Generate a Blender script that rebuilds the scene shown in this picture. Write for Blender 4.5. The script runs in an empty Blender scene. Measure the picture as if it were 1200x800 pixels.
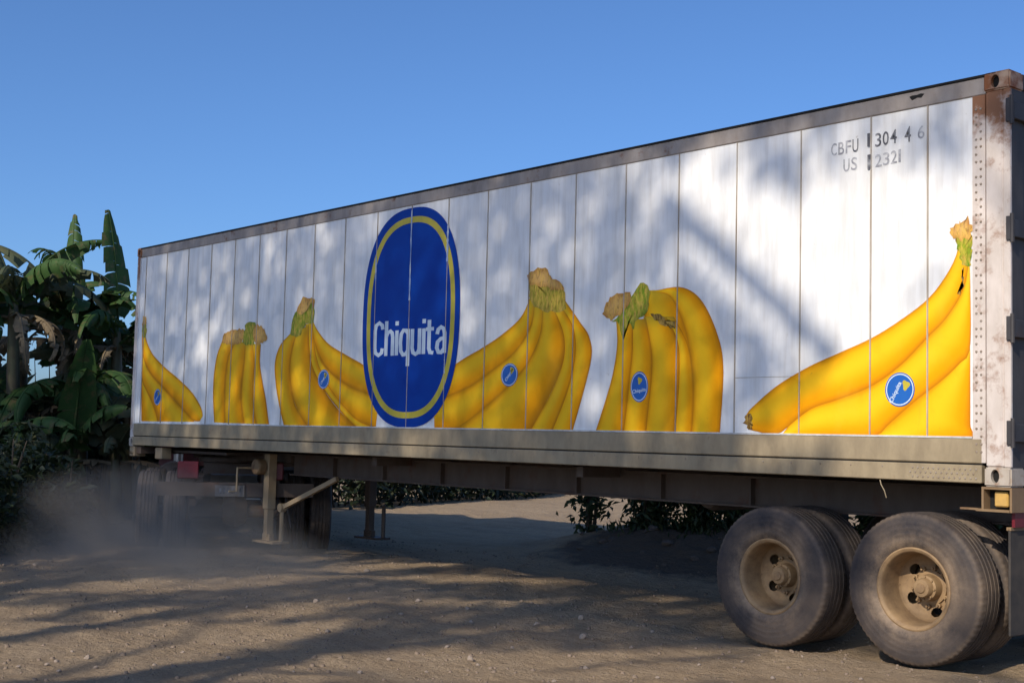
import bpy, bmesh, math, random
import numpy as np
from mathutils import Vector, Matrix, Euler

SC = bpy.context.scene
COL = SC.collection
rnd = random.Random(7)
nr = np.random.default_rng(11)

# ------------------------------------------------------------------ camera
cam_d = bpy.data.cameras.new('camera')
cam_o = bpy.data.objects.new('camera', cam_d)
COL.objects.link(cam_o)
YAW, PITCH, ROLL = 0.8540, 0.0728, 0.0242
F = Vector((-math.sin(YAW)*math.cos(PITCH), math.cos(YAW)*math.cos(PITCH), math.sin(PITCH)))
R0 = Vector((math.cos(YAW), math.sin(YAW), 0)); U0 = R0.cross(F)
RR = math.cos(ROLL)*R0 + math.sin(ROLL)*U0
UU = -math.sin(ROLL)*R0 + math.cos(ROLL)*U0
m = Matrix((RR, UU, -F)).transposed().to_4x4()
m.translation = Vector((4.064, -7.603, 1.417))
cam_o.matrix_world = m
cam_d.sensor_width = 36
cam_d.lens = 1546.06/1200*36
cam_d.clip_start = 0.05
cam_d.clip_end = 3000
SC.camera = cam_o

# ------------------------------------------------------------------ light
LIGHT = Vector((-0.21797, 0.80985, -0.54464))      # the way the sunlight travels
world = bpy.data.worlds.new('World'); SC.world = world
world.use_nodes = True
wn = world.node_tree.nodes; wl = world.node_tree.links
bg = wn['Background']
sky = wn.new('ShaderNodeTexSky'); sky.sky_type = 'NISHITA'
sky.sun_disc = False
sky.sun_elevation = math.radians(33)
to_sun = -LIGHT
sky.sun_rotation = math.atan2(to_sun.x, to_sun.y)
sky.air_density = 0.85; sky.dust_density = 1.4; sky.ozone_density = 11
wl.new(sky.outputs[0], bg.inputs[0])
bg.inputs[1].default_value = 0.154
sun_d = bpy.data.lights.new('sun', 'SUN'); sun_o = bpy.data.objects.new('sun', sun_d)
COL.objects.link(sun_o)
sun_d.energy = 4.4; sun_d.angle = math.radians(0.5); sun_d.color = (1.0, 0.90, 0.76)
sun_o.rotation_euler = LIGHT.to_track_quat('-Z', 'Y').to_euler()
sun_o.location = (8, -30, 22)
SC.view_settings.view_transform = 'Standard'
SC.view_settings.look = 'None'
SC.view_settings.gamma = 1
SC.view_settings.use_curve_mapping = False
SC.view_settings.exposure = 0.0
SC.cycles.volume_bounces = 0
SC.cycles.max_bounces = 6; SC.cycles.diffuse_bounces = 4; SC.cycles.glossy_bounces = 2; SC.cycles.transmission_bounces = 2

# ------------------------------------------------------------------ materials
def new_mat(name):
    mt = bpy.data.materials.new(name); mt.use_nodes = True
    nt = mt.node_tree
    return mt, nt, nt.nodes['Principled BSDF']
def node(nt, kind, **kw):
    n = nt.nodes.new(kind)
    for k, v in kw.items():
        if hasattr(n, k): setattr(n, k, v)
        else: n.inputs[k].default_value = v
    return n
def noise(nt, scale, detail=4, rough=0.55, sc=(1, 1, 1), coord='Object'):
    tc = nt.nodes.new('ShaderNodeTexCoord'); mp = nt.nodes.new('ShaderNodeMapping')
    mp.inputs['Scale'].default_value = sc
    nt.links.new(tc.outputs[coord], mp.inputs[0])
    n = nt.nodes.new('ShaderNodeTexNoise')
    n.inputs['Scale'].default_value = scale; n.inputs['Detail'].default_value = detail; n.inputs['Roughness'].default_value = rough
    nt.links.new(mp.outputs[0], n.inputs['Vector'])
    return n.outputs[0]
def ramp(nt, src, stops):
    r = nt.nodes.new('ShaderNodeValToRGB')
    e = r.color_ramp.elements
    while len(e) < len(stops): e.new(0.5)
    for q, (p, c) in zip(e, stops):
        q.position = p; q.color = (c, c, c, 1) if isinstance(c, (int, float)) else (*c, 1)
    nt.links.new(src, r.inputs[0])
    return r.outputs[0]
def mix(nt, fac, a, b, blend='MIX'):
    n = nt.nodes.new('ShaderNodeMix'); n.data_type = 'RGBA'; n.blend_type = blend
    for sock, v in ((n.inputs[0], fac), (n.inputs[6], a), (n.inputs[7], b)):
        if isinstance(v, bpy.types.NodeSocket): nt.links.new(v, sock)
        elif isinstance(v, (int, float)): sock.default_value = v
        else: sock.default_value = (*v, 1)
    return n.outputs[2]
def bump(nt, b, src, strength, dist=0.01):
    n = nt.nodes.new('ShaderNodeBump'); n.inputs['Strength'].default_value = strength; n.inputs['Distance'].default_value = dist
    nt.links.new(src, n.inputs['Height']); nt.links.new(n.outputs[0], b.inputs['Normal'])
def simple(name, c1, c2=None, scale=6, rough=0.6, metal=0.0, bmp=0.0, lo=0.35, hi=0.7, sc=(1, 1, 1)):
    mt, nt, b = new_mat(name)
    b.inputs['Roughness'].default_value = rough; b.inputs['Metallic'].default_value = metal
    if c2 is None: c2 = tuple(x*0.7 for x in c1)
    n = noise(nt, scale, 6, 0.6, sc)
    nt.links.new(mix(nt, ramp(nt, n, [(lo, 0), (hi, 1)]), c1, c2), b.inputs['Base Color'])
    if bmp: bump(nt, b, n, bmp)
    return mt
M = {}
# painted white panels with grime running down
mt, nt, b = new_mat('panel_white'); M['panel'] = mt
b.inputs['Roughness'].default_value = 0.5
st = ramp(nt, noise(nt, 5, 6, 0.65, (3.2, 3.2, 0.35)), [(0.42, 0), (0.78, 0.55)])
c = mix(nt, st, (0.83, 0.83, 0.82), (0.52, 0.48, 0.42))
c = mix(nt, ramp(nt, noise(nt, 1.3, 5), [(0.45, 0), (0.8, 0.35)]), c, (0.60, 0.58, 0.52))
c = mix(nt, ramp(nt, noise(nt, 14, 8, 0.7), [(0.66, 0), (0.74, 0.5)]), c, (0.33, 0.26, 0.19))
nt.links.new(c, b.inputs['Base Color'])
bump(nt, b, noise(nt, 1.8, 3, 0.5), 0.35, 0.06)
# weathered steel: pale paint over rust
def rusty(name, paint, dirt, rust, lo, hi, rough=0.65, scale=4, zr=None):
    mt, nt, b = new_mat(name)
    b.inputs['Roughness'].default_value = rough
    c = mix(nt, ramp(nt, noise(nt, 7, 6, 0.65, (1, 1, 0.4)), [(0.35, 0), (0.75, 0.9)]), paint, dirt)
    n = noise(nt, scale, 8, 0.68)
    if zr:      # rust has run down from the casting above
        tc = nt.nodes.new('ShaderNodeTexCoord'); sp = nt.nodes.new('ShaderNodeSeparateXYZ'); nt.links.new(tc.outputs['Object'], sp.inputs[0])
        mr = nt.nodes.new('ShaderNodeMapRange'); mr.inputs[1].default_value = zr[0]; mr.inputs[2].default_value = zr[1]; mr.inputs[4].default_value = 0.22
        nt.links.new(sp.outputs[2], mr.inputs[0])
        ad = nt.nodes.new('ShaderNodeMath'); ad.operation = 'ADD'; nt.links.new(n, ad.inputs[0]); nt.links.new(mr.outputs[0], ad.inputs[1]); n = ad.outputs[0]
    c = mix(nt, ramp(nt, n, [(lo, 0), (hi, 1)]), c, rust)
    nt.links.new(c, b.inputs['Base Color'])
    bump(nt, b, noise(nt, 30, 5), 0.3, 0.004)
    M[name] = mt
rusty('post', (0.68, 0.60, 0.54), (0.47, 0.40, 0.34), (0.25, 0.11, 0.05), 0.53, 0.68, zr=(3.28, 3.66))
rusty('casting', (0.50, 0.36, 0.26), (0.30, 0.17, 0.09), (0.23, 0.075, 0.02), 0.38, 0.58, scale=9)
rusty('low_casting', (0.50, 0.44, 0.37), (0.33, 0.27, 0.20), (0.24, 0.12, 0.06), 0.50, 0.66, scale=8)
rusty('top_rail', (0.34, 0.30, 0.27), (0.21, 0.175, 0.15), (0.17, 0.07, 0.03), 0.58, 0.70, scale=5)
rusty('bottom_rail', (0.36, 0.285, 0.175), (0.20, 0.155, 0.095), (0.16, 0.09, 0.045), 0.60, 0.76)
rusty('dark_frame', (0.06, 0.055, 0.055), (0.035, 0.03, 0.03), (0.09, 0.035, 0.018), 0.58, 0.72)
rusty('chassis', (0.085, 0.058, 0.042), (0.13, 0.095, 0.07), (0.10, 0.04, 0.02), 0.55, 0.7)
rusty('dusty_tan', (0.42, 0.31, 0.18), (0.30, 0.21, 0.12), (0.16, 0.08, 0.03), 0.62, 0.72)
rusty('bolster', (0.26, 0.17, 0.085), (0.17, 0.10, 0.05), (0.12, 0.05, 0.02), 0.55, 0.7)
rusty('door', (0.30, 0.30, 0.30), (0.20, 0.19, 0.18), (0.15, 0.07, 0.04), 0.6, 0.75)
M['seam'] = simple('seam', (0.52, 0.47, 0.40), (0.30, 0.23, 0.16), 5, 0.7, sc=(1, 1, 0.5))
M['hole'] = simple('hole', (0.008, 0.007, 0.006), None, 9, 0.9)
M['rivet'] = simple('rivet', (0.33, 0.28, 0.23), (0.2, 0.14, 0.09), 40, 0.5)
M['amber'] = simple('amber_lens', (0.62, 0.38, 0.10), (0.42, 0.26, 0.09), 14, 0.35)
M['cab_red'] = simple('cab_red', (0.09, 0.010, 0.012), (0.06, 0.02, 0.016), 4, 0.4)
M['red'] = simple('red_paint', (0.15, 0.008, 0.016), (0.09, 0.014, 0.016), 5, 0.4)
M['rubber'] = simple('rubber', (0.035, 0.030, 0.026), (0.085, 0.068, 0.05), 5, 0.8)
M['numberplate'] = simple('number_plate', (0.22, 0.20, 0.18), (0.12, 0.1, 0.085), 12, 0.6)
M['plate'] = simple('plate_white', (0.62, 0.62, 0.60), (0.45, 0.43, 0.4), 20, 0.5)
M['ink'] = simple('faded_ink', (0.27, 0.27, 0.29), (0.62, 0.62, 0.62), 14, 0.7, lo=0.42, hi=0.66)
M['dark_ink'] = simple('dark_ink', (0.09, 0.09, 0.10), (0.42, 0.42, 0.42), 16, 0.7, lo=0.45, hi=0.75)
M['logo_blue'] = simple('logo_blue', (0.001, 0.036, 0.29), (0.001, 0.050, 0.33), 2.5, 0.5)
M['logo_blue'].node_tree.nodes['Principled BSDF'].inputs['Specular IOR Level'].default_value = 0.154
M['logo_gold'] = simple('logo_gold', (0.60, 0.48, 0.03), (0.44, 0.37, 0.04), 6, 0.45)
M['logo_white'] = simple('logo_white', (0.66, 0.74, 0.80), (0.52, 0.62, 0.72), 8, 0.45)
M['scratch'] = simple('scratch', (0.60, 0.64, 0.66), (0.15, 0.25, 0.5), 9, 0.6, lo=0.4, hi=0.6, sc=(1, 1, 0.4))
M['sticker_blue'] = simple('sticker_blue', (0.01, 0.10, 0.42), (0.015, 0.13, 0.46), 5, 0.4)
M['glass'] = simple('cab_glass', (0.02, 0.024, 0.028), None, 2, 0.08)
M['chrome'] = simple('chrome', (0.5, 0.5, 0.5), (0.35, 0.32, 0.3), 6, 0.3, 0.8)
M['hose'] = simple('hose', (0.03, 0.03, 0.035), (0.06, 0.045, 0.035), 6, 0.6)
# printed bananas: colours of the print come with the mesh
mt, nt, b = new_mat('banana_print'); M['print'] = mt
at = nt.nodes.new('ShaderNodeVertexColor'); at.layer_name = 'Col'
c = mix(nt, ramp(nt, noise(nt, 7, 6, 0.65), [(0.52, 0), (0.85, 0.25)]), at.outputs[0], (0.62, 0.24, 0.004))
c = mix(nt, ramp(nt, noise(nt, 3, 6, 0.6, (1, 1, 0.6)), [(0.55, 0), (0.85, 0.3)]), c, (0.92, 0.58, 0.06))
c = mix(nt, ramp(nt, noise(nt, 16, 8, 0.7), [(0.66, 0), (0.74, 0.5)]), c, (0.22, 0.12, 0.03))
c = mix(nt, ramp(nt, noise(nt, 9, 8, 0.75, (1.6, 1, 0.5)), [(0.69, 0), (0.73, 0.45)]), c, (0.74, 0.60, 0.38))
c = mix(nt, ramp(nt, noise(nt, 6, 6, 0.65, (3.2, 3.2, 0.35)), [(0.6, 0), (0.82, 0.2)]), c, (0.46, 0.27, 0.03))
nt.links.new(c, b.inputs['Base Color']); b.inputs['Roughness'].default_value = 0.55; b.inputs['Specular IOR Level'].default_value = 0.12
# printed stems: streaks of tan, green and brown
mt, nt, b = new_mat('stem_print'); M['stem'] = mt
at = nt.nodes.new('ShaderNodeVertexColor'); at.layer_name = 'Col'
c = mix(nt, ramp(nt, noise(nt, 22, 7, 0.7, (1.6, 1, 0.5)), [(0.42, 0), (0.62, 0.75)]), at.outputs[0], (0.80, 0.50, 0.10))
c = mix(nt, ramp(nt, noise(nt, 30, 7, 0.7, (1.4, 1, 0.6)), [(0.52, 0), (0.66, 0.8)]), c, (0.20, 0.10, 0.02))
nt.links.new(c, b.inputs['Base Color']); b.inputs['Roughness'].default_value = 0.55; b.inputs['Specular IOR Level'].default_value = 0.12
# tyre: dusty rubber, more dust near the bead and on the tread
mt, nt, b = new_mat('tyre'); M['tyre'] = mt
tc = nt.nodes.new('ShaderNodeTexCoord'); sx = nt.nodes.new('ShaderNodeSeparateXYZ'); nt.links.new(tc.outputs['Object'], sx.inputs[0])
cx = nt.nodes.new('ShaderNodeCombineXYZ'); nt.links.new(sx.outputs[0], cx.inputs[0]); nt.links.new(sx.outputs[2], cx.inputs[2])
ln = nt.nodes.new('ShaderNodeVectorMath'); ln.operation = 'LENGTH'; nt.links.new(cx.outputs[0], ln.inputs[0])
rad = ramp(nt, ln.outputs['Value'], [(0.25, 1.0), (0.30, 0.75), (0.37, 0.30), (0.455, 0.16), (0.478, 0.45), (0.492, 0.3)])
nz = ramp(nt, noise(nt, 3.2, 9, 0.75), [(0.34, 0.1), (0.68, 1.6)])
f = mix(nt, 1.0, rad, nz, 'MULTIPLY')
bw = nt.nodes.new('ShaderNodeRGBToBW'); nt.links.new(f, bw.inputs[0])
c = mix(nt, bw.outputs[0], (0.020, 0.018, 0.022), (0.26, 0.185, 0.12))
nt.links.new(c, b.inputs['Base Color']); b.inputs['Roughness'].default_value = 0.75
bump(nt, b, noise(nt, 38, 7, 0.7), 0.5, 0.006)
# rim: paint buried in tan dust
mt, nt, b = new_mat('rim'); M['rim'] = mt
c = mix(nt, ramp(nt, noise(nt, 9, 7, 0.65), [(0.35, 0), (0.72, 1)]), (0.33, 0.215, 0.105), (0.18, 0.11, 0.055))
c = mix(nt, ramp(nt, noise(nt, 22, 8, 0.7), [(0.6, 0), (0.72, 0.8)]), c, (0.10, 0.05, 0.025))
nt.links.new(c, b.inputs['Base Color']); b.inputs['Roughness'].default_value = 0.7
bump(nt, b, noise(nt, 45, 5), 0.2, 0.003)
# leaves
def leaf_mat(name, ca, cb, cc, trans=0.25, rough=0.5):
    mt, nt, b = new_mat(name)
    g = nt.nodes.new('ShaderNodeNewGeometry')
    c = ramp(nt, g.outputs['Random Per Island'], [(0, ca), (0.75, cb), (1, cc)])
    c2 = mix(nt, ramp(nt, noise(nt, 1.7, 3), [(0.35, 0), (0.7, 0.6)]), c, tuple(x*0.55 for x in ca))
    nt.links.new(c2, b.inputs['Base Color']); b.inputs['Roughness'].default_value = rough
    tr = nt.nodes.new('ShaderNodeBsdfTranslucent'); nt.links.new(c2, tr.inputs[0])
    ms = nt.nodes.new('ShaderNodeMixShader'); ms.inputs[0].default_value = trans
    nt.links.new(b.outputs[0], ms.inputs[1]); nt.links.new(tr.outputs[0], ms.inputs[2])
    nt.links.new(ms.outputs[0], nt.nodes['Material Output'].inputs[0])
    M[name] = mt
leaf_mat('hedge_leaf', (0.026, 0.044, 0.016), (0.045, 0.068, 0.02), (0.10, 0.10, 0.035))
leaf_mat('dark_leaf', (0.016, 0.028, 0.011), (0.026, 0.04, 0.014), (0.06, 0.06, 0.025))
leaf_mat('bush_leaf', (0.035, 0.06, 0.02), (0.06, 0.09, 0.025), (0.10, 0.11, 0.04))
leaf_mat('tree_leaf', (0.10, 0.115, 0.06), (0.11, 0.12, 0.06), (0.12, 0.12, 0.07), 0.45)
M['bark'] = simple('bark', (0.11, 0.085, 0.06), (0.05, 0.04, 0.03), 9, 0.9, bmp=0.6)
M['dry'] = simple('dry_leaf', (0.20, 0.15, 0.085), (0.11, 0.08, 0.045), 5, 0.8)
M['pseudostem'] = simple('pseudostem', (0.10, 0.10, 0.045), (0.07, 0.045, 0.025), 7, 0.6, sc=(1, 1, 0.3))
def banana_leaf_mat(name, ca, cb):
    mt, nt, b = new_mat(name)
    n = noise(nt, 3, 5, 0.6)
    c = mix(nt, ramp(nt, n, [(0.35, 0), (0.7, 1)]), ca, cb)
    c = mix(nt, ramp(nt, noise(nt, 7, 7, 0.72), [(0.52, 0), (0.66, 0.9)]), c, (0.15, 0.115, 0.05))
    nt.links.new(c, b.inputs['Base Color']); b.inputs['Roughness'].default_value = 0.62; b.inputs['Specular IOR Level'].default_value = 0.3
    tr = nt.nodes.new('ShaderNodeBsdfTranslucent'); nt.links.new(c, tr.inputs[0])
    ms = nt.nodes.new('ShaderNodeMixShader'); ms.inputs[0].default_value = 0.3
    nt.links.new(b.outputs[0], ms.inputs[1]); nt.links.new(tr.outputs[0], ms.inputs[2])
    nt.links.new(ms.outputs[0], nt.nodes['Material Output'].inputs[0])
    M[name] = mt
banana_leaf_mat('banana_leaf', (0.035, 0.085, 0.022), (0.06, 0.12, 0.03))
banana_leaf_mat('banana_leaf_dull', (0.06, 0.085, 0.045), (0.11, 0.12, 0.06))
# dirt
mt, nt, b = new_mat('dirt'); M['dirt'] = mt
c = mix(nt, ramp(nt, noise(nt, 0.35, 6, 0.6), [(0.35, 0), (0.68, 1)]), (0.46, 0.335, 0.205), (0.35, 0.252, 0.155))
c = mix(nt, ramp(nt, noise(nt, 3.2, 7, 0.7), [(0.42, 0), (0.72, 0.8)]), c, (0.49, 0.37, 0.245))
c = mix(nt, ramp(nt, noise(nt, 1.2, 6, 0.65, (0.5, 2.2, 1)), [(0.5, 0), (0.75, 0.7)]), c, (0.28, 0.205, 0.14))
vo = nt.nodes.new('ShaderNodeTexVoronoi'); vo.inputs['Scale'].default_value = 26
tcd = nt.nodes.new('ShaderNodeTexCoord'); nt.links.new(tcd.outputs['Object'], vo.inputs['Vector'])
c = mix(nt, ramp(nt, vo.outputs['Distance'], [(0.05, 0.55), (0.3, 0)]), c, (0.42, 0.33, 0.24))
c = mix(nt, ramp(nt, noise(nt, 40, 6, 0.75), [(0.5, 0), (0.72, 0.6)]), c, (0.17, 0.12, 0.08))
# dark bank soil behind the trailer, colour deepened to paint in the shade
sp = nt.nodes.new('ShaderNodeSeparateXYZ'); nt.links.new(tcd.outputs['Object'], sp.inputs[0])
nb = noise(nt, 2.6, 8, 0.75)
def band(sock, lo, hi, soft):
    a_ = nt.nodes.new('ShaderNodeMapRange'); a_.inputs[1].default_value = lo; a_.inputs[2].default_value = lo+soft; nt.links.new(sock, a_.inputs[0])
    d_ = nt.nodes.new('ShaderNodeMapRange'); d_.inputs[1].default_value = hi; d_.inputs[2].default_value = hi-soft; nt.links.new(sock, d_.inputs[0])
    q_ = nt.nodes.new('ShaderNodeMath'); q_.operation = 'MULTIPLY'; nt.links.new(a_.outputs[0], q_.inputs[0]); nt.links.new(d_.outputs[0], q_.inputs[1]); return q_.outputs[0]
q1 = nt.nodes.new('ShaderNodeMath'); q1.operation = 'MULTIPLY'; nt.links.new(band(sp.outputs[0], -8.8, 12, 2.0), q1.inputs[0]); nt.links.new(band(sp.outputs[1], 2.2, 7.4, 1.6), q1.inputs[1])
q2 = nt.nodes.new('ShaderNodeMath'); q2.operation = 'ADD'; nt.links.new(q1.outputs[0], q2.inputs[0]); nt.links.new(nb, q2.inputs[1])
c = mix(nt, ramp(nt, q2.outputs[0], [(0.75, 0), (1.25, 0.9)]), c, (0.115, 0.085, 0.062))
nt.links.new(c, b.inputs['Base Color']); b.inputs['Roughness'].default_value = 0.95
b.inputs['Specular IOR Level'].default_value = 0.154
n1 = noise(nt, 9, 9, 0.72)
bump(nt, b, n1, 1.0, 0.09)
M['stone'] = simple('stone', (0.36, 0.29, 0.225), (0.20, 0.15, 0.11), 9, 0.9, bmp=0.5)
M['pebble'] = simple('pebble', (0.23, 0.17, 0.12), (0.16, 0.12, 0.085), 2, 0.95)
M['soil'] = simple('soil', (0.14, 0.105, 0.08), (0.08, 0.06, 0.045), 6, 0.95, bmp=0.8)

# ------------------------------------------------------------------ helpers
class MB:
    def __init__(s): s.v = []; s.f = []; s.c = []
    def add(s, vs, fs):
        o = len(s.v); s.v += [tuple(v) for v in vs]; s.f += [tuple(i+o for i in f) for f in fs]; return s
    def box(s, lo, hi, mtx=None, bev=0.0):
        x0, y0, z0 = lo; x1, y1, z1 = hi
        if bev > 0:
            bm = bmesh.new()
            bmesh.ops.create_cube(bm, size=1)
            for v in bm.verts: v.co = Vector(((x0+x1)/2+v.co.x*(x1-x0), (y0+y1)/2+v.co.y*(y1-y0), (z0+z1)/2+v.co.z*(z1-z0)))
            bmesh.ops.bevel(bm, geom=bm.edges[:], offset=bev, segments=1, profile=0.5, affect='EDGES')
            bm.verts.index_update()
            vs = [v.co.copy() for v in bm.verts]; fs = [[v.index for v in f.verts] for f in bm.faces]; bm.free()
        else:
            vs = [Vector(p) for p in ((x0,y0,z0),(x1,y0,z0),(x1,y1,z0),(x0,y1,z0),(x0,y0,z1),(x1,y0,z1),(x1,y1,z1),(x0,y1,z1))]
            fs = [(0,3,2,1),(4,5,6,7),(0,1,5,4),(1,2,6,5),(2,3,7,6),(3,0,4,7)]
        if mtx is not None: vs = [mtx @ v for v in vs]
        return s.add(vs, fs)
    def beam(s, a, b, w, h, up=(0, 0, 1)):
        a = Vector(a); b = Vector(b); d = (b-a); L = d.length; d.normalize()
        sd = d.cross(Vector(up))
        if sd.length < 1e-4: sd = d.cross(Vector((1, 0, 0)))
        sd.normalize(); u = sd.cross(d)
        mt = Matrix((d, sd, u)).transposed().to_4x4(); mt.translation = a
        return s.box((0, -w/2, -h/2), (L, w/2, h/2), mt)
    def tube(s, pts, rad, seg=8, cap=True):
        pts = [Vector(p) for p in pts]
        if not hasattr(rad, '__len__'): rad = [rad]*len(pts)
        vs = []; n = len(pts)
        prev = None
        for i, p in enumerate(pts):
            d = (pts[min(i+1, n-1)]-pts[max(i-1, 0)]).normalized()
            a = prev if prev is not None else (Vector((0, 0, 1)) if abs(d.z) < 0.9 else Vector((1, 0, 0)))
            a = (a - d*a.dot(d)).normalized(); prev = a
            bb = d.cross(a)
            for k in range(seg):
                t = 2*math.pi*k/seg
                vs.append(p + (a*math.cos(t)+bb*math.sin(t))*rad[i])
        fs = [(i*seg+k, i*seg+(k+1) % seg, (i+1)*seg+(k+1) % seg, (i+1)*seg+k) for i in range(n-1) for k in range(seg)]
        if cap: fs += [tuple(range(seg))[::-1], tuple((n-1)*seg+k for k in range(seg))]
        return s.add(vs, fs)
    def lathe(s, prof, seg=48, mtx=None, closed=False, wob=None):
        # profile (radius, y); the axis is local Y
        vs = []; n = len(prof)
        for k in range(seg):
            t = 2*math.pi*k/seg
            for i, (r, y) in enumerate(prof):
                if wob: r += wob(i, k)
                v = Vector((r*math.cos(t), y, r*math.sin(t)))
                vs.append(mtx @ v if mtx is not None else v)
        fs = []
        for k in range(seg):
            q = (k+1) % seg
            for i in range(n-1 if not closed else n):
                j = (i+1) % n
                fs.append((k*n+i, k*n+j, q*n+j, q*n+i))
        return s.add(vs, fs)
    def build(s, name, mat, parent=None, smooth=False, autosmooth=None):
        me = bpy.data.meshes.new(name)
        me.from_pydata(s.v, [], s.f); me.validate()
        bm = bmesh.new(); bm.from_mesh(me); bmesh.ops.recalc_face_normals(bm, faces=bm.faces[:]); bm.to_mesh(me); bm.free()
        return link(name, me, mat, parent, smooth)
def smooth_mesh(me, angle=None):
    me.polygons.foreach_set('use_smooth', [True]*len(me.polygons))
    if angle is not None: me.set_sharp_from_angle(angle=angle)
def link(name, me, mat, parent=None, smooth=False):
    if mat is not None and not me.materials: me.materials.append(M[mat] if isinstance(mat, str) else mat)
    if smooth: smooth_mesh(me, math.radians(38))
    o = bpy.data.objects.new(name, me); COL.objects.link(o)
    if parent is not None: attach(o, parent)
    return o
def world_mtx(o):
    mb = o.matrix_basis.copy()
    return world_mtx(o.parent) @ o.matrix_parent_inverse @ mb if o.parent else mb
def attach(o, parent):
    o.parent = parent
    o.matrix_parent_inverse = world_mtx(parent).inverted()
def tag(o, label=None, cat=None, group=None, kind=None):
    for k, v in (('label', label), ('category', cat), ('group', group), ('kind', kind)):
        if v: o[k] = v
    return o
def empty(name, loc, label=None, cat=None, group=None):
    o = bpy.data.objects.new(name, None); COL.objects.link(o); o.location = loc
    o.empty_display_size = 0.2
    return tag(o, label, cat, group)
def text_mesh(body, size=1.0, bold=0.0):
    cu = bpy.data.curves.new('text', 'FONT'); cu.body = body; cu.size = size; cu.offset = bold; cu.resolution_u = 4
    ob = bpy.data.objects.new('text', cu); COL.objects.link(ob)
    dg = bpy.context.evaluated_depsgraph_get()
    me = bpy.data.meshes.new_from_object(ob.evaluated_get(dg))
    bpy.data.objects.remove(ob); bpy.data.curves.remove(cu)
    return me
def fit_text(body, x0, x1, z0, z1, y, rot=0.0, bold=0.0, slope=0.0):
    me = text_mesh(body, 1.0, bold)
    co = np.zeros(len(me.vertices)*3); me.vertices.foreach_get('co', co); co = co.reshape(-1, 3)
    lo = co.min(0); hi = co.max(0)
    u = (co[:, 0]-lo[0])/(hi[0]-lo[0]); w = (co[:, 1]-lo[1])/(hi[1]-lo[1])
    X = (u-0.5)*(x1-x0); Z = (w-0.5)*(z1-z0) + slope*X
    c, s_ = math.cos(rot), math.sin(rot)
    out = np.stack([(x0+x1)/2+X*c-Z*s_, np.full_like(X, y), (z0+z1)/2+X*s_+Z*c], 1)
    me.vertices.foreach_set('co', out.ravel()); me.update()
    me.materials.clear()
    return me
def leaves_mesh(name, P, D, N, Ln, Wd, curl=0.15):
    # diamond leaves, two triangles folded along the midrib: P base, D direction, N normal
    n = len(P)
    D = D/np.linalg.norm(D, axis=1, keepdims=True)
    S = np.cross(D, N); S /= np.linalg.norm(S, axis=1, keepdims=True)+1e-9
    U = np.cross(S, D)
    Ln = np.broadcast_to(Ln, n)[:, None]; Wd = np.broadcast_to(Wd, n)[:, None]
    V = np.empty((n, 4, 3))
    V[:, 0] = P; V[:, 1] = P+D*Ln*0.45+S*Wd*0.5+U*Ln*curl*0.6; V[:, 2] = P+D*Ln-U*Ln*curl; V[:, 3] = P+D*Ln*0.45-S*Wd*0.5+U*Ln*curl*0.6
    me = bpy.data.meshes.new(name)
    me.vertices.add(n*4); me.vertices.foreach_set('co', V.astype(np.float32).ravel())
    idx = np.arange(n)[:, None]*4
    loops = np.concatenate([idx, idx+1, idx+2, idx, idx+2, idx+3], 1).ravel().astype(np.int32)
    me.loops.add(n*6); me.loops.foreach_set('vertex_index', loops)
    me.polygons.add(n*2); me.polygons.foreach_set('loop_start', np.arange(0, n*6, 3, dtype=np.int32))
    me.polygons.foreach_set('loop_total', np.full(n*2, 3, dtype=np.int32))
    me.update(); me.validate()
    return me
def unit(n):
    v = nr.normal(size=(n, 3)); return v/np.linalg.norm(v, axis=1, keepdims=True)

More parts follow.
